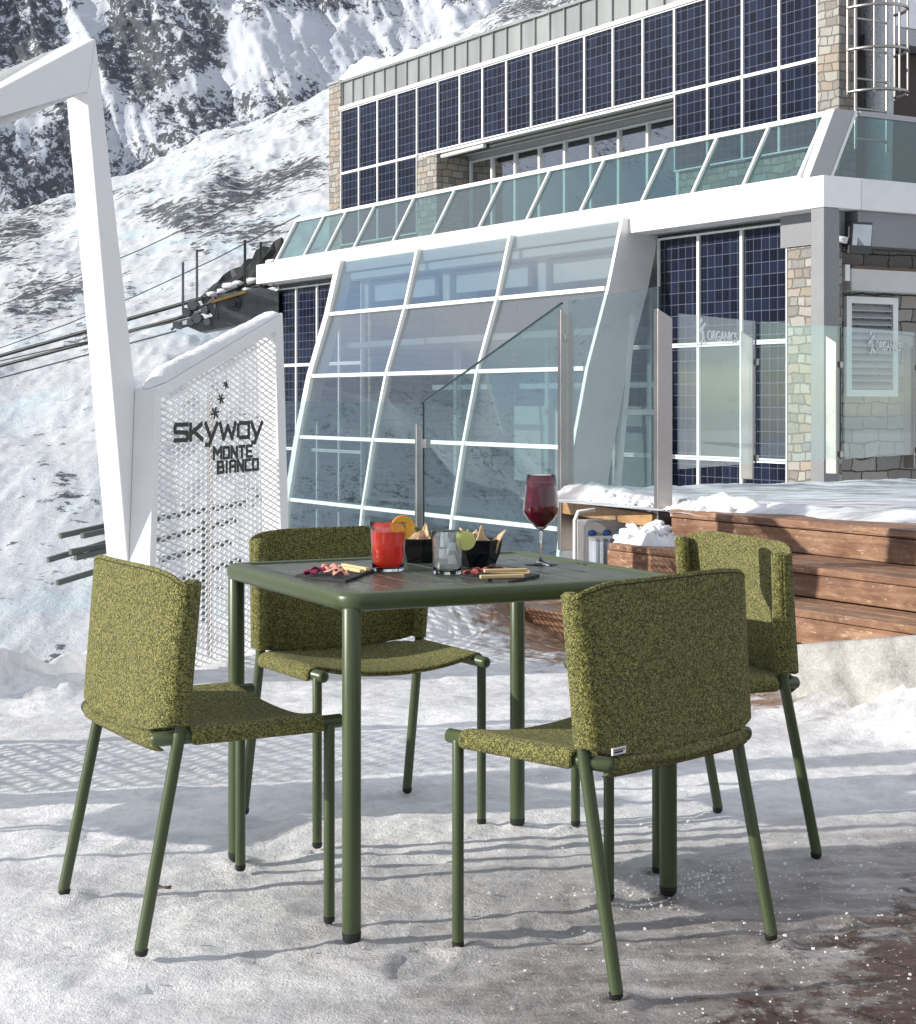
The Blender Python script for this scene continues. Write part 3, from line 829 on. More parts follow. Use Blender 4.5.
# upper side: brown wall, roof edge, duct and caged ladder
m = MB(); m.box((1.1, -7, 2.83), (1.31, -1.2, 4.60)); m.build('side_room_wall', 'brown_wall', bld)
m = MB(); m.box((.85, -7, 4.62), (1.315, -1.72, 4.78)); m.build('side_roof_edge', 'grey_metal', bld)
m = MB(); m.hexa([(.87, -7, 4.783), (.87, -1.75, 4.783), (1.9, -1.75, 5.79), (1.9, -7, 5.79), (.95, -7, 4.95), (.95, -1.8, 4.90), (1.9, -1.8, 6.1), (1.9, -7, 6.2)]); m.build('side_roof_snow', 'snow', bld, bevel=.04)
m = MB(); m.tube([(.85, -1.50, 2.83), (.85, -1.53, 4.2), (.86, -1.55, 4.9), (.83, -1.53, 6.6)], [.13, .14, .15, .17], 18); m.build('duct', 'foil', bld)
ld = MB()
for a in (-.94, -1.34): ld.tube([(.56, a, 3.5), (.56, a, 7)], .016)
for z in np.arange(3.6, 7, .28): ld.tube([(.56, -.94, z), (.56, -1.34, z)], .012, 8)
ld = ld.build('ladder', 'steel', bld)
cg = MB()
def ring(z):
    return [(.56 - .36 * math.sin(math.pi * k / 12.), -1.14 + .30 * math.cos(math.pi * k / 12.), z) for k in range(13)]
for z in (4.02, 4.41, 4.80, 5.2): cg.tube(ring(z), .016, 8)
for k in (0, 3, 6, 9, 12):
    p = ring(0)[k]; cg.tube([(p[0], p[1], 4.0), (p[0], p[1], 7)], .010, 8)
cg.build('cage', 'steel', ld)

# the curved glass bay
CV = [(.37, 2.95), (.54, 2.26), (.79, 1.475), (.96, .71), (1.10, -.07), (1.19, -.88), (1.24, -1.7)]
BT = [2.40, 4.39, 6.40, 8.40]
for i in range(len(CV) - 1):
    (o1, z1), (o0, z0) = CV[i], CV[i + 1]
    for k in range(3):
        a, c = BT[k] + .03, BT[k + 1] - .03; dz = (z1 - z0); nz = .02
        dn = Vector((0, dz, -(o1 - o0))).normalized() * .006
        lo = (o0, z0 + .02); hi = (o1, z1 - .02)
        m = MB(); m.hexa([(a, lo[0] - dn.y, lo[1] - dn.z), (c, lo[0] - dn.y, lo[1] - dn.z), (c, lo[0] + dn.y, lo[1] + dn.z), (a, lo[0] + dn.y, lo[1] + dn.z),
                          (a, hi[0] - dn.y, hi[1] - dn.z), (c, hi[0] - dn.y, hi[1] - dn.z), (c, hi[0] + dn.y, hi[1] + dn.z), (a, hi[0] + dn.y, hi[1] + dn.z)])
        m.build('bay_pane', 'pane_bay', bld)
for t in BT[1:3]:
    m = MB()
    for i in range(len(CV) - 1):
        m.bar((t, CV[i][0] + .01, CV[i][1]), (t, CV[i + 1][0] + .01, CV[i + 1][1]), .045, .07, (0, 1, 0))
    m.build('bay_mullion', 'white_paint', bld)
m = MB()
for (o, z) in CV[1:]: m.box((2.44, o - .04, z - .02), (8.36, o + .035, z + .022))
m.build('bay_transoms', 'white_paint', bld)
for t, w in ((8.40, .13), (2.36, .05)):
    m = MB()
    for i in range(len(CV) - 1):
        (o1, z1), (o0, z0) = CV[i], CV[i + 1]
        din = .16 if t > 5 else .42
        m.hexa([(t - w / 2, o0 - din, z0), (t + w / 2, o0 - din, z0), (t + w / 2, o0 + .05, z0), (t - w / 2, o0 + .05, z0),
                (t - w / 2, o1 - din, z1), (t + w / 2, o1 - din, z1), (t + w / 2, o1 + .05, z1), (t - w / 2, o1 + .05, z1)])
    m.build('bay_fin', 'silver_frame', bld)
m = MB()
for i in range(1, len(CV) - 1):
    (o1, z1), (o0, z0) = CV[i], CV[i + 1]
    m.add([(2.36, o0 - .42, z0), (2.36, 0, z0), (2.36, 0, z1), (2.36, max(o1 - .42, .0), z1)], [(0, 1, 2, 3)])
m.build('bay_side_pane', 'pane_bay', bld, solid=.01)
m = MB(); m.bar((2.35, .30, 2.0), (2.35, .62, -1.0), .05, .05, (0, 1, 0)); m.bar((2.35, .02, 1.05), (2.35, .40, 1.05), .05, .05); m.build('bay_side_mullion', 'white_paint', bld)
# inside the bay: back wall, floors, beams and pale blinds
m = MB(); m.box((2.37, -3.9, -3.3), (8.43, -2.4, 2.79)); m.build('inner_wall', 'interior_grey', bld)
m = MB(); m.box((2.44, -2.39, 1.83), (8.36, .35, 1.90)); m.box((2.44, -2.39, -.20), (8.36, .80, -.10)); m.build('inner_floor', 'interior_grey', bld)
m = MB(); m.box((2.45, -2.38, 2.70), (8.35, .30, 2.785)); m.build('inner_ceiling', 'interior_white', bld)
for k in range(3):
    a, c = BT[k] + .15, BT[k + 1] - .35
    m = MB(); m.box((a, .02, 2.42), (c, .08, 2.66)); m.build('roller_blind', 'interior_white', bld)
    m = MB(); m.box((c + .06, -.25, 2.30), (c + .22, .14, 2.72)); m.build('blind_bracket', 'interior_white', bld)
m = MB()
for a in (3.5, 5.6): m.box((a, -1.0, .20), (a + .8, -.95, 1.10)); 
m.build('inner_panel', 'interior_white', bld)
for a in (3.0, 4.9, 6.9):
    m = MB(); m.box((a, -.5, -.1), (a + .07, -.43, 1.83)); m.box((a - .7, -.5, 1.30), (a + .6, -.44, 1.36)); m.build('inner_frame', 'interior_white', bld)
# snow lying on the roof
def lump(name, X, Yc, Z, mat, parent=None, kind=None):
    return None
m = MB(); P = []
for i in range(44):
    t = 7.95 + i * .078; row = []
    env = min(1, (i + 1) / 6.) if t < 10.35 else 0
    hh = .20 * env * (1 + .15 * math.sin(i * .7)) if t < 10.35 else .34 * max(.04, math.sin(math.pi * (t - 10.30) / 1.03)) ** .6
    for j in range(9):
        a = math.pi * j / 8
        row.append((t, -1.32 + .28 * math.cos(a), 5.77 + hh * math.sin(a) ** .8 * (1 + .08 * random.uniform(-1, 1))))
    P.append(row)
m.grid(P); rs = m.build('roof_snow', 'snow', bld)

# ------------------------------------------------------------------ cableway machine at the end of the station
cm = empty('cableway_sheave', at(236, 325, 24.6), 0, 'dark steel cableway sheave assembly jutting from the left end of the station', 'machine')
def L(px, py, dy=0.0, Y0=24.6):
    v = at(px, py, Y0 + dy); return v - cm.location
m = MB()
body = [(214, 318), (205, 305), (213, 296), (262, 287), (279, 292), (279, 318), (200, 332), (186, 326)]
fr = [L(x, y) for x, y in body]
n_ = len(fr)
m.add([(p.x, p.y, p.z) for p in fr] + [(p.x, p.y + .5, p.z) for p in fr], [tuple(range(n_)), tuple(range(2 * n_ - 1, n_ - 1, -1))] + [(i, i + n_, (i + 1) % n_ + n_, (i + 1) % n_) for i in range(n_)])
m.build('side_plate', 'machine_steel', cm, bevel=.01)
m = MB(); m.bar(L(212, 302, -.05), L(246, 292, -.05), .10, .035); m.build('beam', 'yellow_steel', cm)
c = L(234, 304, -.03); m = MB()
m.tube([c, c + Vector((0, -.06, 0))], .10, 20); m.tube([c + Vector((0, -.06, 0)), c + Vector((0, -.12, 0))], .04, 14); m.build('sheave', 'black_rubber', cm)
m = MB()
for (x, y, r) in [(192, 305, .07), (186, 312, .06), (196, 318, .07), (204, 310, .05), (190, 322, .05), (176, 325, .05), (207, 322, .05)]:
    c = L(x, y, -.1); m.tube([c, c + Vector((0, .35, 0))], r, 14)
m.tube([L(178, 318), L(216, 300)], .02); m.tube([L(182, 327), L(218, 316)], .02); m.tube([L(214, 297), L(218, 320)], .02); m.tube([L(171, 330), L(182, 321)], .018)
m.build('rollers', 'machine_steel', cm)
m = MB(); m.bar(L(183, 310), L(183, 262), .03, .03, (0, 1, 0)); m.bar(L(197, 304), L(197, 250), .03, .03, (0, 1, 0)); m.bar(L(197, 251), L(204, 250), .03, .03); m.build('mast', 'machine_steel', cm)
m = MB(); m.bar(L(245, 287), L(245, 240), .035, .035, (0, 1, 0)); m.bar(L(261, 287), L(261, 242), .035, .035, (0, 1, 0)); m.build('mast', 'black_rubber', cm)
m = MB(); a = L(268, 293, .1); m.box((a.x, a.y, a.z - .6), (a.x + .12, a.y + .3, a.z)); m.box((a.x - .06, a.y - .03, a.z - .35), (a.x + .2, a.y + .2, a.z - .28)); m.build('hanger', 'silver_frame', cm)
# dark netting with clods of snow, lying against the station end
m = MB(); P = []
for i in range(15):
    u = i / 14.
    row = []
    for j in range(7):
        w = j / 6.
        x = 203 + 78 * u; ytop = 300 - 60 * u ** .8 ; ybot = 300 - 14 * u
        v = at(x, ybot + (ytop - ybot) * w, 25.2 + .8 * w)
        row.append((v.x + random.uniform(-.03, .03), v.y + random.uniform(-.06, .06), v.z + random.uniform(-.04, .04)))
    P.append(row)
m.grid(P, False)
net = tag(m.build('safety_netting', 'black_rubber', None, solid=.06), 'black crumpled safety netting above the cableway machine', 'netting')
for (x, y, r) in [(222, 291, .05), (230, 286, .07), (238, 283, .05), (252, 281, .07), (266, 272, .09), (212, 294, .05), (258, 284, .05), (272, 262, .06), (247, 290, .05)]:
    v = at(x, y, 25.0); m = MB(); m.ball((0, 0, 0), r, 7, (1.6, 1, .7), .2)
    o = m.build('snow_clod', 'snow'); o.location = v
    tag(o, {222: 'snow clod at the foot of the black netting above the yellow beam', 266: 'largest snow clod, high on the black netting', 272: 'topmost snow clod on the black netting beside the white ledge'}.get(x, 'small clod of snow caught low on the black netting'), 'snow clod', 'snow clods caught on the black netting')
# cables
for i, (x0, y0, y1, r, lb) in enumerate([(262, 281, 356, .030, 'thick black upper cable sloping left from the cableway machine'),
                                         (205, 311, 366, .026, 'thick black lower cable sloping left from the cableway machine'),
                                         (196, 317, 361, .010, 'thin grey cable between the two thick black cables'),
                                         (176, 331, 378, .012, 'thin grey cable below the thick black cables')]):
    a = at(x0, y0, 24.9); bb = at(0, y1, 27.0); d = (bb - a)
    m = MB(); m.tube([tuple(d * q) for q in (0, .25, .5, .75, 1, 2, 4, 8)], r, 8)
    o = m.build('cable', 'cable'); o.location = a; tag(o, lb, 'cable', 'cables of the cableway')
for i, (p0, p1, lb) in enumerate([((300, 215, 60), (0, 318, 70), 'faint thin wire crossing the snow slope above the cables'), ((310, 165, 60), (0, 275, 70), 'highest faint thin wire crossing the rocky snow slope')]):
    a = at(*p0); d = at(*p1) - a
    m = MB(); m.tube([tuple(d * q - Vector((0, 0, 1.2 * q * (2 - q)))) for q in (0, .25, .5, .75, 1, 1.5, 2)], .02, 6)
    o = m.build('cable', 'cable'); o.location = a; tag(o, lb, 'wire')

# bars of the snow fence on the slope at the left
sf = empty('snow_fence', at(90, 600, 13.2), 0, 'grey green steel rails of a snow fence on the slope behind the white post', 'fence')
for (x0, y0, x1, y1) in [(60, 536, 150, 516), (82, 536, 150, 521), (48, 560, 150, 530), (75, 558, 150, 540), (70, 552, 150, 537), (57, 583, 150, 555), (150, 520, 245, 503), (140, 545, 235, 520), (160, 560, 230, 542), (150, 590, 240, 560)]:
    m = MB(); m.bar(at(x0, y0, 13.2) - sf.location, at(x1, y1, 13.8) - sf.location, .035, .04); m.build('rail', 'fence_steel', sf)
for x in (112, 139, 205): 
    m = MB(); v = at(x, 520, 13.6) - sf.location; m.bar(v, (v.x, v.y, -4.6), .05, .05, (0, 1, 0)); m.build('post', 'fence_steel', sf)

# ------------------------------------------------------------------ white ribbon frame with the expanded-metal sign
SX = Vector((.32, .947, 0)).normalized(); SO = Vector((-1.267, 7.2, 0))
sign = empty('photo_frame_sign', SO, math.atan2(SX.y, SX.x), 'white ribbon photo frame with expanded metal sign screen reading SKYWAY MONTE BIANCO', 'sign')
DP = .10
def ribbon(poly, name, parent=sign, y0=0.0, y1=DP, mat='white_paint', bev=.004):
    m = MB(); m.prism(poly, y0, y1, axis=1); return m.build(name, mat, parent, bevel=bev, merge=True)
def sxz(px, py, y=0.0):
    """place on the sign's plane, y metres behind its front"""
    r = (px - 458) / FPX; ox = SO.x - SX.y * y; oy = SO.y + SX.x * y
    s = (r * oy - ox) / (SX.x - r * SX.y)
    Y = oy + s * SX.y
    return (s, CAM_H - (py - HZ) / FPX * Y)
# tall leaning post and sloping beam
A1 = sxz(96, 38.6, DP); A2 = sxz(88, 92, DP)
slope_ = .47
pb_o = sxz(136, 393, DP); pb_i = sxz(114, 395, DP)
def lerp(a, b, k): return (a[0] + (b[0] - a[0]) * k, a[1] + (b[1] - a[1]) * k)
# foot of the post, continued to the ground along the same lean
kO = (A1[1] + .05) / (A1[1] - pb_o[1]); kI = (A2[1] + .05) / (A2[1] - pb_i[1])
footO = lerp(A1, pb_o, kO); footI = lerp(A2, pb_i, kI)
ribbon([footI, footO, A1, A2], 'post', y0=DP + .001, y1=2 * DP)
bL = sxz(0, 88.8, DP); bLb = sxz(0, 118, DP)
sL = -2.55
ex = (A1[0] - bL[0]); sl = (A1[1] - bL[1]) / ex
zt = A1[1] + (sL - A1[0]) * sl; sl2 = (A2[1] - bLb[1]) / (A2[0] - bLb[0]); zb = A2[1] + (sL + .14 - A2[0]) * sl2
ribbon([(sL, zt), (sL + .14, zb), (A2[0] - .001, A2[1]), (A1[0] - .002, A1[1])], 'beam', y0=DP + .001, y1=2 * DP)
ribbon([(sL + .05, -.05), (sL + .21, -.05), (sL + .141, zb - .004), (sL + .001, zt - .002)], 'post', y0=DP + .001, y1=2 * DP)
# screen frame
TL = sxz(156, 389); TR = sxz(283, 313); BRx = sxz(292, 640)[0]; BLx = sxz(146, 600)[0]
fw = .05
BL = (BLx, -.04); BR = (BRx, -.04)
ribbon([BL, (BL[0] + fw, BL[1]), (TL[0] + fw, TL[1] - .02), TL], 'screen_frame')
ribbon([(BR[0] - .085, BR[1]), BR, TR, (TR[0] - .085, TR[1] - .09)], 'screen_frame')
ribbon([TL, (TL[0] + fw, TL[1] - .035), (TR[0] - .085, TR[1] - .092), TR], 'screen_frame', y0=-.001, y1=DP + .001)
# little foot joining the post and the screen
ribbon([(footI[0] - .02, -.05), (BL[0] + .03, -.05), (BL[0] + .03, .10), (footI[0] - .02, .10)], 'foot', y0=.004, y1=2 * DP - .004)

def in_poly_x(z):
    """x-range of the opening at height z"""
    kl = (z - BL[1]) / (TL[1] - BL[1]); xl = BL[0] + (TL[0] - BL[0]) * kl + fw
    kr = (z - BR[1]) / (TR[1] - BR[1]); xr = BR[0] + (TR[0] - BR[0]) * kr - .08
    if z > TL[1] - .035:
        xx = TL[0] + fw + (z - (TL[1] - .035)) / ((TR[1] - .092) - (TL[1] - .035)) * (TR[0] - .085 - TL[0] - fw)
        xl = max(xl, xx)
    return xl, xr
def expanded(name, y, dx=.092, dz=.0285, w=.0055, th=.0065, x_sh=0.0, rng=in_poly_x, zmax=1.50, parent=sign):
    m = MB()
    rows = int(zmax / (dz / 2)) + 1
    for r_ in range(rows):
        z0 = r_ * dz / 2; z1 = z0 + dz / 2
        xl, xr = rng((z0 + z1) / 2)
        if xr - xl < .01: continue
        k0 = int((xl - 2) / dx) ; 
        x = math.floor(xl / dx) * dx - dx
        while x < xr + dx:
            for sgn in (1, -1):
                xa = x + x_sh; xb = x + dx / 2 + x_sh
                if sgn < 0: xa, xb = x + dx + x_sh, x + dx / 2 + x_sh
                if r_ % 2: xa, xb = xb, xa
                if min(xa, xb) < xl - .004 or max(xa, xb) > xr + .004: 
                    continue
                # flattened, slightly tilted strand
                m.bar((xa, y - .006, z0), (xb, y + .006, z1), th, w, (0, .5, 1))
            x += dx
    return m.build(name, 'white_paint', parent)
expanded('mesh_panel', .012)
m = MB(); m.tube([(.80, DP + .03, -.05), (.80, DP + .03, 1.2)], .012, 8); m.build('stay_rod', 'steel', sign)
# a second, lower screen on the near leg of the frame (outside the photo; its shadow falls across the snow)
def rng2(z): return (sL + .22, sL + 1.12 if z < .95 else sL + .22)
expanded('mesh_panel', .15, rng=rng2, zmax=1.0)
ribbon([(sL + .2, .97), (sL + 1.16, .97), (sL + 1.16, 1.03), (sL + .2, 1.03)], 'screen_frame', y0=.11, y1=.18)
ribbon([(sL + 1.121, -.05), (sL + 1.165, -.05), (sL + 1.165, .968), (sL + 1.121, .968)], 'screen_frame', y0=.11, y1=.18)
# snow along the top of the screen
m = MB(); P = []
for i in range(40):
    u = i / 39.; x = TL[0] + (TR[0] - .03 - TL[0]) * u; z = TL[1] + (TR[1] - TL[1]) * (x - TL[0]) / (TR[0] - TL[0]); row = []
    for j in range(8):
        a = math.pi * j / 7; h = .055 * (1 - .75 * u) * (.8 + .4 * random.random()) * math.sin(a) * min(1, i / 4.) + .002
        row.append((x, DP / 2 + .048 * math.cos(a) * min(1, .3 + i / 4.), z + h))
    P.append(row)
m.grid(P); tag(m.build('snow_cap', 'snow', sign))
# lettering, drawn with strokes on the front plane
def flat_stroke(m, ax, az, bx, bz, th, y=-.007, d=.005):
    a = Vector((ax, 0, az)); b_ = Vector((bx, 0, bz)); dd = (b_ - a).normalized(); q = Vector((-dd.z, 0, dd.x)) * th * .5
    a = a - dd * th * .45; b_ = b_ + dd * th * .45
    m.prism([((a - q).x, (a - q).z), ((b_ - q).x, (b_ - q).z), ((b_ + q).x, (b_ + q).z), ((a + q).x, (a + q).z)], y, y + d, axis=1)
def strokes(lines, x0, z0, w, h, th):
    m = MB()
    for i, (ax, az, bx, bz) in enumerate(lines): flat_stroke(m, x0 + ax * w, z0 + az * h, x0 + bx * w, z0 + bz * h, th, -.007 - .0003 * i)
    return m
GL = {
 'S': [(1, 1, .1, 1), (0, .9, 0, .6), (.05, .52, .95, .48), (1, .4, 1, .1), (.9, 0, 0, 0)],
 'k': [(0, 0, 0, 1), (.1, .45, .9, 1), (.25, .55, .95, 0)],
 'y': [(0, 1, .45, .05), (1, 1, .3, -.38), (.3, -.38, .05, -.38)],
 'w': [(0, 1, .22, 0), (.22, 0, .5, .8), (.5, .8, .78, 0), (.78, 0, 1, 1)],
 'a': [(1, 0, 1, 1), (1, 1, .2, 1), (0, .85, 0, .15), (.2, 0, 1, 0)],
 'M': [(0, 0, 0, 1), (0, 1, .5, .45), (.5, .45, 1, 1), (1, 1, 1, 0)],
 'O': [(0, .08, 0, .92), (.08, 1, .92, 1), (1, .92, 1, .08), (.92, 0, .08, 0)],
 'N': [(0, 0, 0, 1), (0, 1, 1, 0), (1, 0, 1, 1)],
 'T': [(0, 1, 1, 1), (.5, 1, .5, 0)],
 'E': [(0, 0, 0, 1), (0, 1, .95, 1), (0, .5, .8, .5), (0, 0, .95, 0)],
 'B': [(0, 0, 0, 1), (0, 1, .85, 1), (.9, .9, .9, .6), (0, .5, .9, .5), (1, .4, 1, .1), (0, 0, .9, 0)],
 'I': [(.5, 0, .5, 1)],
 'A': [(0, 0, 0, .85), (.1, 1, .9, 1), (1, .85, 1, 0), (0, .45, 1, .45)],
 'C': [(1, 1, .1, 1), (0, .9, 0, .1), (.1, 0, 1, 0)],
}
def write(word, pa, pb, hgt, th, gap=.28, name='letter'):
    """word from photo point pa (baseline start) to pb (baseline end) on the sign plane"""
    (xa, za) = sxz(*pa); (xb, zb_) = sxz(*pb); z0 = (za + zb_) / 2
    ws = [(.3 if c == 'I' else (1.35 if c in 'wM' else 1.0)) for c in word]
    tot = sum(ws) + gap * (len(word) - 1); u = (xb - xa) / tot; x = xa
    for c_, w_ in zip(word, ws):
        strokes(GL[c_], x, z0, w_ * u, hgt, th).build(name, 'letter_black', sign)
        x += (w_ + gap) * u
write('Skyway', (174, 441), (261, 436), .066, .019)
write('MONTE', (213, 459), (251, 456), .048, .0135, .52)
write('BIANCO', (217, 472), (257, 470), .048, .0135, .52)
for (px, py, r, rot) in [(225, 385, .016, .3), (220, 399, .020, .1), (214, 413, .024, .25)]:
    x, z = sxz(px, py); m = MB()
    for k in range(6):
        a = rot + k * math.pi / 3
        flat_stroke(m, x, z, x + r * 1.5 * math.cos(a), z + r * math.sin(a), r * .34, -.007 - .0003 * k)
    m.build('star', 'letter_black', sign)

# ------------------------------------------------------------------ wooden deck and steps
dk = empty('wooden_deck', BW(-5, 5, 0), B_ROT, 'raised reddish brown wooden deck with four steps in front of the station', 'deck')
def BL_(t, o, z): return (t + 5, o - 5, z)       # deck-local
ZS = [.583, .423, .284, .137]; OS = [4.84, 5.26, 5.58, 5.84]; TL0 = -4.06
TR0 = -14.0
prev = .6
for k in range(4):
    o0 = OS[k - 1] if k else None
    if k == 0: continue
    # riser board below the previous tread + tread boards
    n = 3 if k == 1 else 2
    wdt = (OS[k] - OS[k - 1]) / n
    st = empty('step', (0, 0, 0)); bpy.data.objects.remove(st)
    m = MB()
    for q in range(n):
        e0 = OS[k - 1] + q * wdt + .003 + (.012 if q == 0 else 0); e1 = OS[k - 1] + (q + 1) * wdt - .003 + (.012 if q == n - 1 else 0)
        m.box(BL_(TR0, e0, ZS[k] - .035), BL_(TL0 - .01 * q, e1, ZS[k]))
    stp = m.build('step', 'deck_wood', dk, bevel=.006)
    m = MB(); zb_ = ZS[k + 1] if k < 3 else -.03
    m.box(BL_(TR0, OS[k] - .03, zb_ + .002), BL_(TL0, OS[k] + .002, ZS[k] - .038)); m.build('riser', 'deck_wood', stp, bevel=.003)
m = MB(); m.box(BL_(TR0, 4.80, ZS[1] + .002), BL_(TL0, 4.842, ZS[0] - .045)); m.build('riser', 'deck_wood', dk, bevel=.003)
m = MB(); m.prism([(TR0 + 5, OS[0] - 5 - .5), (TL0 + 5, OS[0] - 5 - .5), (TL0 + 5, OS[0] - 5 - .01), (TR0 + 5, OS[0] - 5 - .01)], .0, .5); 
m.box(BL_(TR0, OS[0] + .0, -.2), BL_(TL0 - .02, OS[1] - .04, ZS[1] - .04)); m.box(BL_(TR0, OS[1] - .035, -.2), BL_(TL0 - .02, OS[2] - .04, ZS[2] - .04))
m.build('carcass', 'brown_wall', dk)
# deck surface boards (front strip shows bare)
m = MB()
for q in range(32):
    o1 = OS[0] + .012 - q * .145; 
    tl = TL0
    # left edge swings away towards the back
    yb = q * .145
    tl = TL0 if q < 2 else -2.62
    m.box(BL_(TR0, o1 - .140, ZS[0] - .04), BL_(tl, o1, ZS[0]))
m.build('deck_boards', 'deck_wood', dk, bevel=.004)
# pale edge beam on the left side
m = MB()
p0 = at(664, 509, 9.55); p1 = Vector((.62, 10.95, .55)); 
dl = dk.matrix_basis.inverted()
def wl(v, inv): return inv @ Vector(v)
bpy.context.view_layer.update()
dinv = dk.matrix_world.inverted()
m.bar(dinv @ Vector((1.09, 9.60, .505)), dinv @ Vector((.60, 10.98, .505)), .06, .075); m.build('edge_beam', 'new_wood', dk, bevel=.004)
m = MB(); m.bar(dinv @ Vector((1.19, 9.62, .42)), dinv @ Vector((.72, 10.98, .42)), .05, .09); m.build('joist', 'brown_wall', dk)
m = MB(); m.bar(dinv @ Vector((1.15, 9.9, .25)), dinv @ Vector((.80, 11.0, .25)), .04, .22); m.build('skirt', 'awning_white', dk)

# snow on the deck
def deck_snow():
    t = np.linspace(-13.9, -2.60, 420); o = np.linspace(.35, 4.86, 190)
    T, O = np.meshgrid(t, o)
    tl = np.where(O > 4.62, TL0, -2.62)
    n1 = fbm(T * 1.3, O * 1.6, 4); n2 = fbm(T * 6, O * 6, 4)
    # bare strip widens to the right along the nosing
    bare = .10 + .30 * sst(-4.4, -6.5, T) + .5 * (fbm(T * 1.7 + 5, O * .5, 3) - .5)
    e = (OS[0] - O) - bare
    h = -.03 + .055 * sst(-.05, .25, e) + .012 * (n1 - .5) + .014 * (n2 - .5)
    h += .10 * np.exp(-((T - tl + .30) / .22) ** 2) * sst(-.1, .3, e) * (n2 + .35) * np.where(O > 4.5, 1.0, .25)
    h += .04 * np.exp(-(e - .25) ** 2 / .03) * n2 * sst(-7.5, -5.5, T)
    h = np.where(T > tl + .0, -.012, h)
    h = np.maximum(h, -.05)
    X = C0.x + D.x * T + N.x * O; Y = C0.y + D.y * T + N.y * O
    sheet('deck_snow_cover', X, Y, ZS[0] + h, 'deck_snow')
deck_snow()
def snow_heap(name, c, rx, ry, h, rot, label, seed, sd=2.2, n=54):
    u = np.linspace(-1.15, 1.15, n); U, V = np.meshgrid(u, u)
    r = np.sqrt(U ** 2 + V ** 2)
    k = fbm(U * sd + seed, V * sd - seed, 4)
    H = h * (np.clip(1 - r ** 2 + (k - .5) * .9, 0, 1.3) ** .6) * (.35 + 1.2 * fbm(U * sd * 1.4 + seed, V * sd * 1.4, 3)) - .012
    rd = random.Random(int(seed * 10)); m = MB()
    co, si = math.cos(rot), math.sin(rot)
    vv = [(rx * U[i, q] * co - ry * V[i, q] * si, rx * U[i, q] * si + ry * V[i, q] * co, H[i, q]) for i in range(n) for q in range(n)]
    fc = [(i * n + q, i * n + q + 1, (i + 1) * n + q + 1, (i + 1) * n + q) for i in range(n - 1) for q in range(n - 1)]
    m.add(vv, [f for f in fc if max(vv[a][2] for a in f) > -.004], True)
    for _ in range(46):
        i, q = rd.randrange(8, n - 8), rd.randrange(8, n - 8)
        if H[i, q] < 0: continue
        x = rx * U[i, q] * co - ry * V[i, q] * si; y = rx * U[i, q] * si + ry * V[i, q] * co
        m.ball((x, y, H[i, q] + .002), rd.uniform(.008, .024), 6, (1.2, 1, .8), .22, rd)
    o = m.build(name, 'snow'); o.location = c; tag(o, label, 'snow', None, 'stuff')
snow_heap('snow_heap', (.97, 9.08, .423), .26, .12, .11, B_ROT, 'loose white snow heaped on the end of the second wooden step', 2.)
snow_heap('snow_heap', (.93, 10.25, .583), .50, .12, .045, math.atan2(1.2, -.465), 'snow lying along the pale edge beam between the two steel posts', 5., 6.)
snow_heap('snow_heap', (1.42, 9.35, .583), .36, .25, .055, B_ROT, 'thick snow rim beside the big steel post at the deck corner', 8., 5.)

# concrete kerb block at the right
kb = MB(); kb.hexa([(-2.6, -.01, -.05), (0, 0, -.05), (0, .17, -.05), (-2.6, .17, -.05), (-2.6, 0, .66), (0, 0, .215), (0, .17, .215), (-2.6, .17, .66)])
k_ = kb.build('concrete_kerb', 'concrete', None, bevel=.025, seg=3)
k_.location = BW(-6.31, 5.865, 0); k_.rotation_euler = (0, 0, B_ROT)
tag(k_, 'weathered pale concrete kerb block with snow in front of the lowest wooden step', 'kerb')

# ------------------------------------------------------------------ glass balustrades
def pane_box(name, p0, p1, zb0, zt0, zb1, zt1, parent, inv, mat='pane_rail', th=.014, edges=()):
    p0 = Vector(p0); p1 = Vector(p1); d = (p1 - p0); d.z = 0; d.normalize(); nn = Vector((-d.y, d.x, 0)) * th / 2
    P = []
    for (p, zz) in ((p0, (zb0, zt0)), (p1, (zb1, zt1))):
        for z in zz:
            for s in (-1, 1): P.append(inv @ (Vector((p.x, p.y, z)) + nn * s))
    m = MB(); m.add(P, [(0, 1, 3, 2), (4, 6, 7, 5), (0, 2, 6, 4), (1, 5, 7, 3), (2, 3, 7, 6), (0, 4, 5, 1)])
    o = m.build(name, mat, parent)
    for e in edges:
        m = MB()
        if e == 'top': m.bar(inv @ Vector((p0.x, p0.y, zt0 + .006)), inv @ Vector((p1.x, p1.y, zt1 + .006)), th, .010)
        if e == 'end1': m.bar(inv @ (Vector((p1.x, p1.y, zb1)) + d * .007), inv @ (Vector((p1.x, p1.y, zt1)) + d * .007), .014, th + .006, (0, 1, 0))
        if e == 'end0': m.bar(inv @ (Vector((p0.x, p0.y, zb0)) - d * .005), inv @ (Vector((p0.x, p0.y, zt0)) - d * .005), .01, th + .002, (0, 1, 0))
        m.build('edge', 'glass_edge', o)
    return o
def flat_post(p, z0, z1, along, parent, inv, w=.085, t=.035, slope_top=.05, mat='steel'):
    p = Vector(p); a = Vector(along).normalized(); c = Vector((-a.y, a.x, 0))
    m = MB()
    P = []
    for (sa, sc_) in ((-1, -1), (1, -1), (1, 1), (-1, 1)):
        P.append(inv @ (Vector((p.x, p.y, z0)) + c * (w / 2 * sa) + a * (t / 2 * sc_)))
    for (sa, sc_) in ((-1, -1), (1, -1), (1, 1), (-1, 1)):
        P.append(inv @ (Vector((p.x, p.y, z1 - (slope_top if sa < 0 else 0))) + c * (w / 2 * sa) + a * (t / 2 * sc_)))
    m.hexa(P); return m.build('post', mat, parent, bevel=.004)
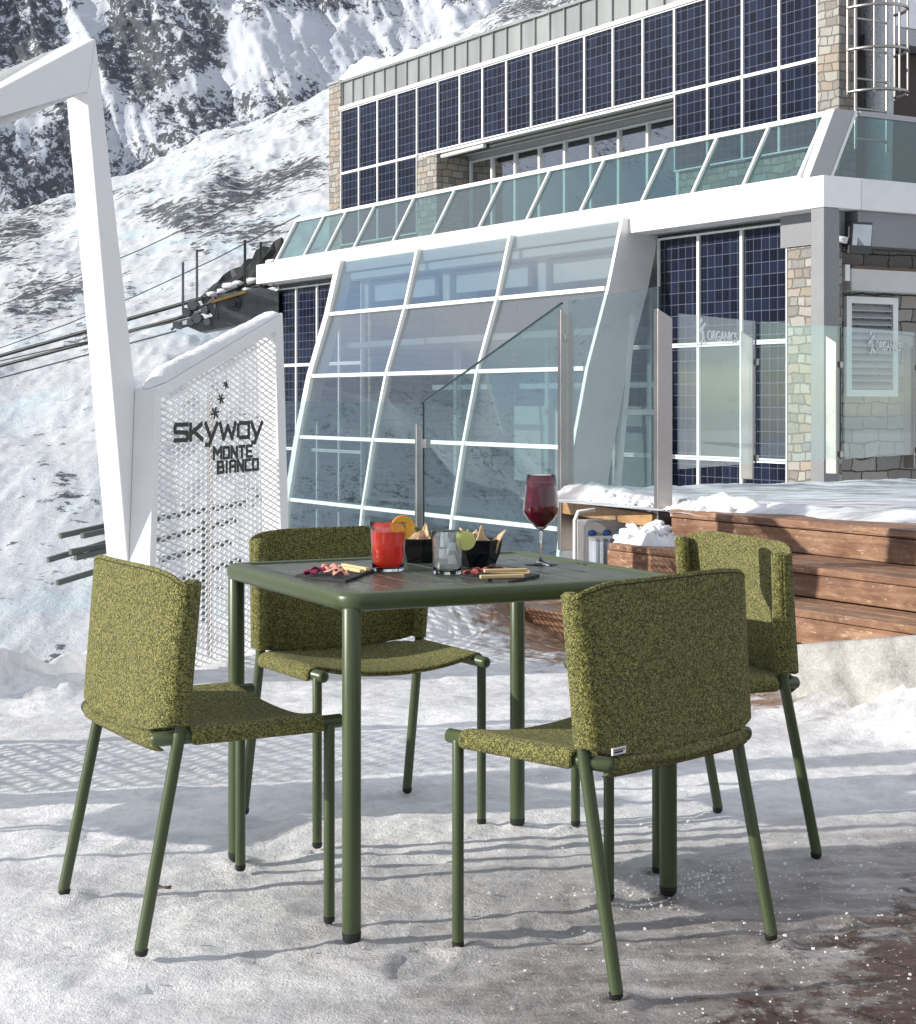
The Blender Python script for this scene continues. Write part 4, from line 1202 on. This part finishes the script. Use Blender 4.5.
def clamp(p, z, along, parent, inv, s=.05):
    a = Vector(along).normalized(); p = Vector(p)
    m = MB(); c = Vector((p.x, p.y, z)) + a * s * .4
    m.bar(inv @ (c - a * s / 2), inv @ (c + a * s / 2), .045, s); m.build('clamp', 'steel', parent, bevel=.003)

P2 = Vector((1.125, 9.60, 0)); P1 = Vector((.665, 10.8, 0)); P0 = Vector((-.238, 12.3, 0))
eb = empty('stair_balustrade', P2, 0, 'glass balustrade with two tall steel posts and a sloping pane descending to the left', 'balustrade')
bpy.context.view_layer.update(); inv = eb.matrix_world.inverted()
dA = (P1 - P2).normalized(); dB = (P0 - P1).normalized()
flat_post(P2, .40, 1.665, dA, eb, inv, .09, .05)
flat_post(P1, .24, 1.72, dA, eb, inv, .09, .05)
flat_post(P0 + Vector((-.04, .10, 0)), -.4, 1.0, dB, eb, inv, .05, .03)
pane_box('glass_pane', P2 + dA * .05, P1 - dA * .05, .66, 1.79, .66, 1.775, eb, inv, edges=('end0',))
pane_box('glass_pane', P1 + dB * .04, P0, .20, 1.76, .0, 1.15, eb, inv, edges=('top', 'end1'))
pane_box('glass_pane', P0 + dB * .06, P0 + dB * 2.3, .0, 1.15, -.1, 1.16, eb, inv, mat='pane_rail')
clamp(P0, .86, -dB, eb, inv, .06); clamp(P1, 1.55, -dA, eb, inv, .04); clamp(P1, .62, -dA, eb, inv, .04); clamp(P2, 1.45, dA, eb, inv)
Q = [Vector((1.52, 12.27, 0)), Vector((2.30, 13.5, 0)), Vector((3.16, 14.45, 0)), Vector((4.13, 15.75, 0))]
db = empty('deck_balustrade', Q[0], 0, 'low clear glass balustrade with steel posts standing on the snowy deck before the station', 'balustrade')
bpy.context.view_layer.update(); inv2 = db.matrix_world.inverted()
for i in range(3):
    dd = (Q[i + 1] - Q[i]).normalized()
    pane_box('glass_pane', Q[i] + dd * .06, Q[i + 1] - dd * .02, .68, 1.775, .68, 1.775, db, inv2, edges=('end1',))
    flat_post(Q[i + 1] - dd * .05 - Vector((.05, 0, 0)), .56, 1.70, dd, db, inv2, .10, .02, .06)
    clamp(Q[i + 1], 1.46, -dd, db, inv2); clamp(Q[i + 1], .72, -dd, db, inv2)
# etched lettering on two panes
def text_mesh(body, size, mat, name, parent, mtx, ext=.001):
    cu = bpy.data.curves.new(name, 'FONT'); cu.body = body; cu.size = size; cu.extrude = ext; cu.offset = size * .02
    to = bpy.data.objects.new(name, cu); COL.objects.link(to); bpy.context.view_layer.update()
    me = bpy.data.meshes.new_from_object(to.evaluated_get(bpy.context.evaluated_depsgraph_get()))
    bpy.data.objects.remove(to); o = bpy.data.objects.new(name, me); COL.objects.link(o)
    me.materials.clear(); me.materials.append(M[mat]); o.parent = parent; o.matrix_local = mtx; return o
for (i, k, bod) in ((0, .36, 'ORGANICS'), (2, .42, 'ORGANICS')):
    dd = (Q[i + 1] - Q[i]).normalized(); nn = Vector((dd.y, -dd.x, 0))
    p = Q[i] + (Q[i + 1] - Q[i]) * k + nn * .012 + Vector((0, 0, 1.60))
    R3 = Matrix((dd, Vector((0, 0, 1)), nn)).transposed().to_4x4()
    text_mesh(bod, .108, 'etched', 'lettering', db, inv2 @ (Matrix.Translation(p) @ R3))
    m = MB()   # small leaping figure emblem before the word
    for (ax, az, bx, bz) in [(0, 0, .05, .05), (.05, .05, .03, .13), (.03, .13, .09, .16), (.05, .05, .10, .02), (.03, .12, -.03, .09), (.0, .16, .03, .19)]:
        a = p + dd * (ax - .12) + Vector((0, 0, az - .04)); b_ = p + dd * (bx - .12) + Vector((0, 0, bz - .04))
        m.bar(inv2 @ a, inv2 @ b_, .003, .02, inv2.to_3x3() @ nn if False else (0, 0, 1) if abs(bx - ax) > abs(bz - az) * .3 else (1, 0, 0))
    m.build('emblem', 'etched', db)

# ribbed bin, socket box and pipes beside the steps
rb = empty('ribbed_bin', (.80, 9.45, -.02), .15, 'pale blue grey ribbed metal bin beside the end of the wooden steps', 'bin')
m = MB(); poly = []
for k in range(64):
    a = 2 * math.pi * k / 64; ca, sa = math.cos(a), math.sin(a)
    rr = 1 / max(abs(ca) ** 4 + abs(sa) ** 4, 1e-6) ** .25; rr *= (1 + .035 * math.cos(16 * a))
    poly.append((.085 * rr * ca, .085 * rr * sa))
m.prism(poly, 0, .43); m.build('body', 'grey_lid', rb)
m = MB(); m.prism([(x * 1.04, y * 1.04) for x, y in poly], .432, .445); m.build('rim', 'column_grey', rb)
sb = empty('socket_box', (.84, 10.05, -.02), .1, 'white outlet box with three blue socket covers behind the ribbed bin', 'outlet box')
m = MB(); m.box((-.17, -.04, .0), (.14, .04, .50)); m.build('box', 'awning_white', sb, bevel=.01)
for k in range(3):
    m = MB(); m.ball((-.08 + k * .085, -.055, .425), .026, 8, (1, .7, .8)); m.build('socket_cover', 'blue_plastic', sb)
pp = MB(); pp.tube([(0, 0, 0), (0, 0, .50), (.02, .01, .55), (.12, .05, .56)], .012, 8); pp.tube([(.05, .02, 0), (.05, .02, .47), (.08, .03, .50), (.16, .06, .50)], .010, 8)
o = pp.build('white_pipes', 'white_paint'); o.location = (.665, 9.95, -.02); tag(o, 'pair of bent white pipes left of the ribbed bin', 'pipes')

# ------------------------------------------------------------------ chairs
def make_chair(name='chair'):
    root = empty(name, (0, 0, 0))
    WS, ZT_, YF, YB = .246, .445, .217, -.226
    JY = -.135       # where the rear poles pass the seat
    for sx in (-1, 1):
        m = MB(); m.rod((sx * .250, YF, .012), (sx * .250, YF, ZT_), .0125, 16); lg = m.build('leg', 'olive_metal', root)
        m = MB(); m.tube([(sx * .250, YF, 0), (sx * .250, YF, .004), (sx * .250, YF, .014)], [.009, .0125, .0132], 14); m.build('foot_cap', 'black_rubber', lg)
    for sx in (-1, 1):
        m = MB(); m.tube([(sx * .262, YB, .012), (sx * .252, JY, ZT_ + .01), (sx * .257, JY + .010, .60), (sx * .268, JY + .022, .765)], .0135, 16)
        lg = m.build('leg', 'olive_metal', root)
        m = MB(); d = Vector((-sx * .010, JY - YB, ZT_)).normalized(); a = Vector((sx * .262, YB, .0))
        m.tube([a, a + d * .004, a + d * .016], [.009, .0135, .0142], 14); m.build('foot_cap', 'black_rubber', lg)
        m = MB(); m.tube([(sx * WS, YF + .034, ZT_ + .002), (sx * WS, YF + .029, ZT_ + .002), (sx * WS, JY + .03, ZT_), (sx * .229, JY - .050, ZT_ - .002), (sx * .228, JY - .056, ZT_ - .002)], [.009, .0155, .0155, .0155, .009], 16); m.build('side_rail', 'olive_metal', root)
    # seat: slung cloth wrapped round the side rails
    P = []
    ys = np.linspace(YF - .018, JY + .02, 16)
    prof = [(-.262, -.016), (-.268, -.002), (-.264, .012), (-.250, .019), (-.225, .014), (-.17, .004), (-.10, -.005), (0, -.009)]
    prof = prof + [(-x, z) for x, z in prof[:-1][::-1]]
    for i, y in enumerate(ys):
        k = i / 15.; row = []
        for (x, z) in prof:
            c = 1 - (x / .262) ** 2
            bulge = .022 * max(c, 0) * (1 - k) ** 3         # front edge bows forward
            dip = -.014 * max(c, 0) * math.sin(math.pi * k) - .010 * max(c, 0) * max(0, 1 - k * 6)
            row.append((x, y + bulge, ZT_ + z + dip + .006 * max(c, 0)))
        P.append(row)
    m = MB(); m.grid(P)
    # rear part between the poles, bowing back
    P = []
    for i in range(9):
        k = i / 8.; row = []
        for q in range(-10, 11):
            u = q / 10.; w = .222 - .012 * k
            yend = JY - .055 - .022 * (1 - abs(u) ** 3.0)
            row.append((u * w, (JY + .018) * (1 - k) + yend * k, ZT_ - .002 + .014 * abs(u) ** 2 - .004 * k))
        P.append(row)
    m.grid(P)
    seat = m.build('seat', 'fabric', root, solid=.015)
    md = seat.modifiers.new('s', 'SUBSURF'); md.levels = 1; md.render_levels = 1
    # rear lip
    P = []
    for q in range(33):
        th = math.pi * q / 32.; cx, sy = math.cos(th), math.sin(th)
        x = .232 * math.copysign(abs(cx) ** .6, cx); y = JY - .040 - .022 * sy ** .6
        P.append([(x, y + .003, ZT_ + .010), (x, y - .001, ZT_ - .002), (x, y + .001, ZT_ - .018), (x * .99, y + .012, ZT_ - .026)])
    m = MB(); m.grid(P); lip = m.build('seat_hem', 'fabric', root, solid=.006)
    # back: cloth sleeves on the poles and a bowed panel between them
    m = MB()
    def pole(z, sx):
        k = (z - ZT_) / (.765 - ZT_); return (sx * (.252 + .016 * k ** 1.2), JY + .022 * k)
    H = 18; P = []
    for i in range(H + 1):
        v = i / H; row = []
        for q in range(41):
            th = math.pi * q / 40.; cx, sy = math.cos(th), math.sin(th)
            k = abs(cx) ** 1.6
            ztop = .802 - .026 * k ** 2; zbot = .452 + .024 * k
            z = zbot + (ztop - zbot) * v
            px_, py_ = pole(z, 1)
            ax = (px_ + .017) * math.copysign(abs(cx) ** .42, cx)
            b_ = (.060 - .012 * v)
            row.append((ax, py_ - b_ * sy ** .55, z + .0012 * math.sin(q * .8 + i * .7) * (1 if 0 < i < H else .5)))
        P.append(row)
    m.grid(P)
    back = m.build('backrest', 'fabric', root, solid=.008)
    hem = [Vector(p) + Vector((0, -.0045, -.009)) for p in P[-1][3:-3]]
    sm = MB(); sm.tube(hem, .0016, 6); sm.tube([Vector(P[i][3]) + Vector((0, -.0045, 0)) for i in range(H)], .0016, 6); sm.tube([Vector(P[i][-4]) + Vector((0, -.0045, 0)) for i in range(H)], .0016, 6)
    sm.build('seam', 'seam_thread', back)
    md = back.modifiers.new('e', 'BEVEL'); md.width = .004; md.segments = 2; md.limit_method = 'ANGLE'; md.angle_limit = R(50)
    for sx in (-1, 1):
        m = MB(); pts = []
        for i in range(9):
            z = .474 + (.775 - .474) * i / 8.; p = pole(z, sx); pts.append((p[0] - sx * .001, p[1], z))
        e = pts[-1]; pts += [(e[0], e[1], e[2] + .006)]
        m.tube(pts, [.0190, .0195] + [.0195] * 7 + [.011], 16); m.build('sleeve', 'fabric', back)
    return root
def place(o, pts, label, group='olive woven chairs round the table'):
    """pts: rear-left, rear-right, front-left, front-right floor contacts (seen from behind)"""
    rl, rr, fl_, fr_ = [on_z(px, py, 0).xy for px, py in pts]
    c = (rl + rr + fl_ + fr_) / 4; f1 = ((fl_ + fr_) / 2 - (rl + rr) / 2).normalized()
    la = ((rr + fr_) / 2 - (rl + fl_) / 2).normalized(); f2 = Vector((-la.y, la.x))
    f = (f1 + f2).normalized()
    o.location = (c.x, c.y, 0); o.rotation_euler = (0, 0, math.atan2(f.y, f.x) - math.pi / 2)
    tag(o, label, 'chair', group)
proto = make_chair()
c2 = copy_tree(proto); c3 = copy_tree(proto); c4 = copy_tree(proto)
place(proto, [(614, 998), (771, 940), (459, 947), (605, 901)], 'green fabric chair nearest the camera, back turned, small white tag at its seat')
place(c2, [(70, 892), (140, 955), (249, 867), (330, 918)], 'green fabric chair at the left side of the table with its sunlit back turned outwards')
c2.location += Vector((-.002, -.024, 0))
place(c3, [(411, 792), (250, 815), (476, 823), (314, 850)], 'green fabric chair behind the table, partly hidden by it, below the glass bay')
place(c4, [(815, 858), (719, 812), (653, 873), (574, 827)], 'green fabric chair at the right side of the table in front of the wooden steps')
c5 = copy_tree(proto); c5.location = (-2.05, 4.62, 0); c5.rotation_euler = (0, 0, R(150)); tag(c5, 'unseen green fabric chair added beyond the left edge to cast its shadow into view', 'chair', 'unseen olive woven chair added for its shadow')  # extra unseen chair, added so its shadow falls across the snow
m = MB(); m.box((-.238, -.196, .4645), (-.196, -.193, .4785)); t_ = m.build('tag', 'label_white', proto)
t_.rotation_euler = (0, 0, 0); t_.location = (0, 0, 0)
m = MB(); m.box((-.233, -.1975, .4735), (-.201, -.1962, .4750)); m.box((-.233, -.1975, .4685), (-.207, -.1962, .4715)); m.build('print', 'letter_black', t_)

# ------------------------------------------------------------------ table
ANG = R(26.4); tc = Vector((-.033, 4.265, 0))
tb = empty('table', tc, ANG, 'square dark olive metal slatted table with rounded corners holding drinks and snacks', 'table')
HU, HV, TZ = .403, .373, .75
for (su, sv) in ((-1, -1), (1, -1), (1, 1), (-1, 1)):
    m = MB(); m.rod((su * HU, sv * HV, .010), (su * HU, sv * HV, TZ - .03), .0205, 20, .3); lg = m.build('leg', 'olive_metal', tb)
    m = MB(); m.tube([(su * HU, sv * HV, 0), (su * HU, sv * HV, .006), (su * HU, sv * HV, .022)], [.013, .0195, .0212], 18); m.build('foot_cap', 'black_rubber', lg)
def rrect(hu, hv, r, n=8):
    p = []
    for (cx, cy, a0) in ((hu - r, hv - r, 0), (-hu + r, hv - r, 90), (-hu + r, -hv + r, 180), (hu - r, -hv + r, 270)):
        for k in range(n + 1):
            a = R(a0 + 90 * k / n); p.append((cx + r * math.cos(a), cy + r * math.sin(a)))
    return p
# frame: rounded tube ring swept round the top
m = MB(); rings = []
EU, EV = HU + .030, HV + .030
sec = [(-.052, .0), (-.012, .0), (-.004, -.003), (0, -.010), (.0, -.028), (-.005, -.036), (-.014, -.040), (-.045, -.040), (-.052, -.036)]
base_n = None
P = []
for (dx, dz) in sec:
    ring_ = rrect(EU + dx, EV + dx, max(.012, .055 + dx))
    P.append([(x, y, TZ + dz) for x, y in ring_] + [(ring_[0][0], ring_[0][1], TZ + dz)])
P.append(P[0]); m.grid(P); m.build('frame', 'olive_metal', tb, merge=True)
iu, iv = EU - .054, EV - .054; ns = 8; w = 2 * iu / ns
for k in range(ns):
    m = MB(); m.box((-iu + k * w + .0035, -iv, TZ - .022), (-iu + (k + 1) * w - .0035, iv, TZ - .003)); m.build('slat', 'olive_top', tb, bevel=.002)
m = MB(); m.box((-iu, -.03, TZ - .036), (iu, .03, TZ - .023)); m.build('crossbar', 'olive_metal', tb)
TT = TZ - .003

# ------------------------------------------------------------------ drinks and snacks
def tp(px, py): return on_z(px, py, TT)
def tumbler(c, r0, r1, h, drink, fill, label, name='cocktail_glass'):
    g = empty(name, c, 0, label, 'glass'); t = .0018
    pr = [(.0001, 0), (r0 * .96, 0), (r0, .003)] + [(r0 + (r1 - r0) * k / 6., .003 + (h - .003) * k / 6.) for k in range(1, 7)]
    pr += [(r1 - t * .5, h + .001)] + [(r0 + (r1 - r0) * k / 6. - t, .003 + (h - .003) * k / 6.) for k in range(6, 0, -1)] + [(r0 - t - .001, .009), (.0001, .008)]
    MB().lathe(pr, 40).build('bowl', 'drink_glass', g, merge=True)
    rf = r0 + (r1 - r0) * fill
    q = [(.0001, .0086), (r0 - t - .0018, .0094), (rf - t - .0006, h * fill), (rf - t - .003, h * fill + .0005), (.0001, h * fill)]
    MB().lathe(q, 36).build('drink', drink, g, merge=True)
    return g
g1 = tumbler(tp(388, 571), .0385, .046, .120, 'red_drink', .80, 'tumbler of orange red cocktail with an orange slice on its rim')
g2 = tumbler(tp(447.5, 574), .034, .0385, .102, 'clear_drink', .84, 'short tumbler of clear drink with ice and a lime slice on its rim')
for (x, y, z, s, a) in [(-.010, -.012, .050, .022, .3), (.012, -.006, .066, .020, .9), (-.008, .010, .074, .021, 1.4), (.010, .012, .034, .022, .5)]:
    m = MB(); c_, s_2 = math.cos(a) * s * .5, math.sin(a) * s * .5
    m.hexa([(x - c_, y - s_2, z - s / 2), (x + s_2, y - c_, z - s / 2), (x + c_, y + s_2, z - s / 2), (x - s_2, y + c_, z - s / 2),
            (x - c_, y - s_2, z + s / 2.2), (x + s_2, y - c_, z + s / 2), (x + c_, y + s_2, z + s / 2.2), (x - s_2, y + c_, z + s / 2)])
    m.build('ice_cube', 'ice', g2, bevel=.002)
def slice_(name, c, r, rz, tilt, mat, label, th=.006):
    m = MB(); n = 40; P = []
    prof = [(0, -.5), (.97, -.5), (1, -.35), (1, .35), (.97, .5), (0, .5)]
    for (q, y) in prof:
        P.append([(q * math.cos(2 * math.pi * k / n), y * th / r, q * math.sin(2 * math.pi * k / n)) for k in range(n + 1)])
    m.grid(P, False); o = m.build(name, mat); o.scale = (r, r, r); o.location = c; o.rotation_euler = (tilt, 0, rz)
    tag(o, label, 'fruit slice'); return o
ct = g1.location; slice_('orange_slice', (ct.x + .036, ct.y - .006, TT + .106), .030, .25, .12, 'orange', 'bright orange slice perched on the rim of the red cocktail')
ct = g2.location; slice_('lime_slice', (ct.x + .044, ct.y - .014, TT + .081), .0235, .10, .08, 'lime', 'pale green lime slice perched on the rim of the clear drink')
wg = empty('wine_glass', tp(541, 564.5), 0, 'tall stemmed wine glass of dark red wine at the back right of the table', 'wine glass')
HB = [(.043, .0), (.043, .0015), (.020, .004), (.006, .009), (.0036, .02), (.0032, .05), (.0036, .078), (.008, .088), (.018, .097), (.033, .112), (.0435, .128), (.0455, .138), (.0435, .165), (.040, .195), (.0365, .226)]
HI = [(r - .0011, z + .0003) for r, z in HB[8:]][::-1] + [(.010, .0925), (.0001, .0905)]
MB().lathe([(.0001, 0)] + HB + [(.0358, .2268)] + HI, 44).build('bowl', 'drink_glass', wg, merge=True)
li = [(.0001, .0915), (.0085, .0935), (.0152, .0985), (.0308, .1135), (.0413, .1290), (.0433, .1382), (.0413, .165), (.0378, .193), (.0376, .206), (.034, .2064), (.0001, .2064)]
li = [(.0001, .0915), (.0085, .0935), (.0152, .0985), (.0308, .1135), (.0413, .1290), (.0433, .1382), (.0413, .165), (.0381, .193), (.0366, .206), (.034, .2064), (.0001, .2064)]
MB().lathe(li, 40).build('wine', 'wine', wg, merge=True)
def bowl(c, r0, r1, h, rz, label):
    g = empty('snack_bowl', c, rz, label, 'bowl', 'black snack bowls on the table')
    m = MB(); n = 6; V = []
    def ringp(r, z): return [(r * math.cos(2 * math.pi * (k + .5) / n), r * math.sin(2 * math.pi * (k + .5) / n), z) for k in range(n)]
    rs_ = [ringp(r0, 0), ringp(r0 * 1.05, .004), ringp((r0 + r1) * .54, h * .5), ringp(r1, h), ringp(r1 - .004, h), ringp((r0 + r1) * .5 - .004, h * .5), ringp(r0 * .9, .008)]
    V = [p for q in rs_ for p in q]; fs = []
    for i in range(len(rs_) - 1):
        for k in range(n): fs.append((i * n + k, i * n + (k + 1) % n, (i + 1) * n + (k + 1) % n, (i + 1) * n + k))
    fs.append(tuple(range(n))[::-1]); fs.append(tuple(range((len(rs_) - 1) * n, len(rs_) * n)))
    m.add(V, fs); m.build('shell', 'bowl_black', g, bevel=.003); return g
b1 = bowl(tp(419, 562), .040, .052, .062, .2, 'black snack bowl of tortilla chips between the two tumblers')
b2 = bowl(tp(478, 566), .042, .062, .068, .5, 'black snack bowl of tortilla chips behind the clear drink')
def chip(mat='chip', w=.030, h=.05):
    P = []; tw = random.uniform(-.5, .5); cu = random.uniform(.2, .5)
    for i in range(6):
        v = i / 5.; row = []
        for j in range(5):
            u = (j / 4. - .5) * (1 - v * .92) * w * 2
            row.append((u, cu * v * v * h + u * u * 8 + tw * u * v + random.uniform(-.001, .001), v * h))
        P.append(row)
    m = MB(); m.grid(P); return m
rr_ = random.Random(3)
for (bw, nm, seq) in ((b1, 'left', [(-.028, .005, .3), (-.012, -.02, -.2), (.006, .0, .5), (-.01, .02, .1), (.026, -.012, -.5), (.020, .018, .2), (-.036, -.01, .9)]),
                      (b2, 'right', [(-.040, .0, .2), (-.028, -.02, -.3), (-.015, .015, .4), (.004, -.022, .1), (.012, .012, -.4), (.032, -.014, .6), (.040, .012, .1), (-.004, .0, .8)])):
    for i, (dx, dy, tl) in enumerate(seq):
        hgt = rr_.uniform(.044, .066)
        o = chip(h=hgt, w=rr_.uniform(.016, .026)).build('tortilla_chip', 'chip', None, solid=.0022)
        c = bw.location; o.location = (c.x + dx, c.y + dy, TT + .036 + rr_.uniform(0, .006)); o.rotation_euler = (rr_.uniform(-.5, .3), tl * .9, rr_.uniform(-1.6, 1.6))
        if nm == 'left': tag(o, 'curled pale brown tortilla chip standing in the black bowl between the two tumblers', 'tortilla chip', 'tortilla chips in the bowl between the tumblers')
        else: tag(o, 'curled pale brown tortilla chip standing in the black bowl behind the clear drink', 'tortilla chip', 'tortilla chips in the bowl behind the clear drink')
o = chip(w=.012, h=.05).build('herb_sprig', 'herb', None, solid=.003); o.location = (b2.location.x - .012, b2.location.y - .03, TT + .055); o.rotation_euler = (-.1, .8, .3)
tag(o, 'dark brown green herb cracker leaning in the bowl behind the clear drink', 'cracker')
def slate(corners, label):
    q = [tp(*c) for c in corners]; c = sum(q, Vector()) / 4
    m = MB(); rnd = random.Random(5); top = []; n = 8
    ed = []
    for i in range(4):
        a, b_ = q[i] - c, q[(i + 1) % 4] - c
        for k in range(n): 
            p = a + (b_ - a) * (k / n); ed.append(Vector((p.x + rnd.uniform(-.0015, .0015), p.y + rnd.uniform(-.0015, .0015), 0)))
    m.prism([(p.x, p.y) for p in ed], .0005, .0065); o = m.build('slate_plate', 'slate'); o.location = (c.x, c.y, TT)
    tag(o, label, 'plate', 'small slates with finger food'); return o
s1 = slate([(295, 578), (346, 583), (375, 572), (330, 567.5)], 'black slate plate with ham and radicchio at the left of the table')
s2 = slate([(460, 578.5), (509, 584), (540, 577), (494, 571)], 'black slate plate with salami and cheese sticks before the snack bowls')
def lay(px, py, dz=.0): v = on_z(px, py, TT + .007 + dz); return v
def crumple(r, n, seed, flat=.5):
    rnd = random.Random(seed); m = MB(); P = []
    for i in range(n):
        row = []
        for j in range(n):
            u = i / (n - 1) * 2 - 1; v = j / (n - 1) * 2 - 1; k = math.sqrt(u * u + v * v)
            row.append((u * r * (1 + .15 * rnd.uniform(-1, 1)), v * r * .7 * (1 + .15 * rnd.uniform(-1, 1)), 1.5 * r * flat * (.5 + .5 * math.sin(2.6 * u + seed) * math.cos(2.2 * v + seed)) + rnd.uniform(0, r * .12)))
        P.append(row)
    m.grid(P); return m
for (px, py, r, mat, nm, lb, cat, fl_) in [
    (320, 573, .017, 'radicchio', 'radicchio', 'crumpled dark purple radicchio leaf on the left slate plate', 'radicchio', .9),
    (311, 575, .012, 'radicchio', 'radicchio', 'small flat purple radicchio leaf at the left end of the left slate', 'radicchio', .45),
    (334, 574, .016, 'ham', 'ham_slice', 'folded pink ham slice beside the radicchio on the left slate', 'ham', .75),
    (330, 570, .014, 'ham', 'ham_slice', 'pale pink ham slice behind the radicchio on the left slate', 'ham', 1.0),
    (341, 576, .013, 'ham', 'ham_slice', 'pink ham slice nearest the cheese on the left slate', 'ham', .5),
    (471, 575, .013, 'salami', 'salami_slice', 'folded red salami slice at the left end of the right slate', 'salami', .9),
    (480, 573, .013, 'salami', 'salami_slice', 'folded red salami slice between its neighbour and the cheese sticks', 'salami', .9)]:
    o = crumple(r * 1.3, 9, px).build(nm, mat, None, solid=.0025); o.location = lay(px, py, .002); tag(o, lb, cat)
for (a, b_, h, lb) in [((334, 569), (362, 574), .011, 'long pale cheese stick behind the ham on the left slate'), ((343, 567), (368, 571.5), .009, 'shorter pale cheese stick at the back of the left slate'),
                       ((480, 579), (524, 578), .009, 'front pale cheese stick on the right slate'), ((490, 574), (530, 574.5), .010, 'rear pale cheese stick on the right slate'), ((484, 577), (527, 576), .018, 'top pale cheese stick resting on the two others on the right slate')]:
    p = lay(*a); q = lay(*b_); m = MB(); m.bar(Vector((0, 0, h - .004)), q - p + Vector((0, 0, h - .004)), .012, .008); o = m.build('cheese_stick', 'cheese', None, bevel=.0015); o.location = p
    tag(o, lb, 'cheese stick')
for (px, py, lb) in [(493, 569.5, 'dark red dried tomato behind the cheese sticks, the left one'), (499, 571, 'dark red dried tomato behind the cheese sticks, the right one')]:
    m = MB(); m.ball((0, 0, .006), .0095, 8, (1.2, .9, .7), .08, random.Random(px)); o = m.build('dried_tomato', 'olive_fruit'); o.location = lay(px, py, .0); tag(o, lb, 'dried tomato')
# brown leaf on the snow
o = crumple(.018, 6, 4, .25).build('dry_leaf', 'canvas_brown', None, solid=.002); o.location = on_z(163, 889, .006); tag(o, 'small dry brown leaf on the snow by the left chair', 'leaf')

# crushed ice and crumbs of snow lying on the terrace
def crumbs():
    rd = random.Random(21); m = MB()
    def chunk(x, y, r):
        v = []
        for (a, b_, c_) in ((-1, -1, -.4), (1, -1, -.4), (1, 1, -.4), (-1, 1, -.4), (-.7, -.7, .8), (.7, -.7, .8), (.7, .7, .8), (-.7, .7, .8)):
            v.append((x + r * (a + rd.uniform(-.4, .4)), y + r * (b_ + rd.uniform(-.4, .4)), .002 + r * (c_ + rd.uniform(-.3, .3))))
        m.hexa(v)
    for (px, py, sx, sy, n) in [(690, 878, 40, 12, 260), (640, 893, 50, 10, 160), (800, 900, 80, 30, 240), (560, 870, 60, 20, 120), (420, 820, 240, 60, 220), (200, 900, 160, 60, 160), (700, 960, 160, 40, 300), (860, 860, 50, 30, 120), (600, 790, 160, 30, 200)]:
        for _ in range(int(n * (.8 if sy < 13 else .4))):
            v = on_z(px + rd.gauss(0, sx), min(1022, max(720, py + rd.gauss(0, sy))), 0); chunk(v.x, v.y, min(.0042, abs(rd.gauss(0, .0012)) + .0008))
    tag(m.build('ice_crumbs', 'snow'), 'crushed crumbs of ice and snow scattered over the terrace', 'ice', None, 'stuff')
crumbs()
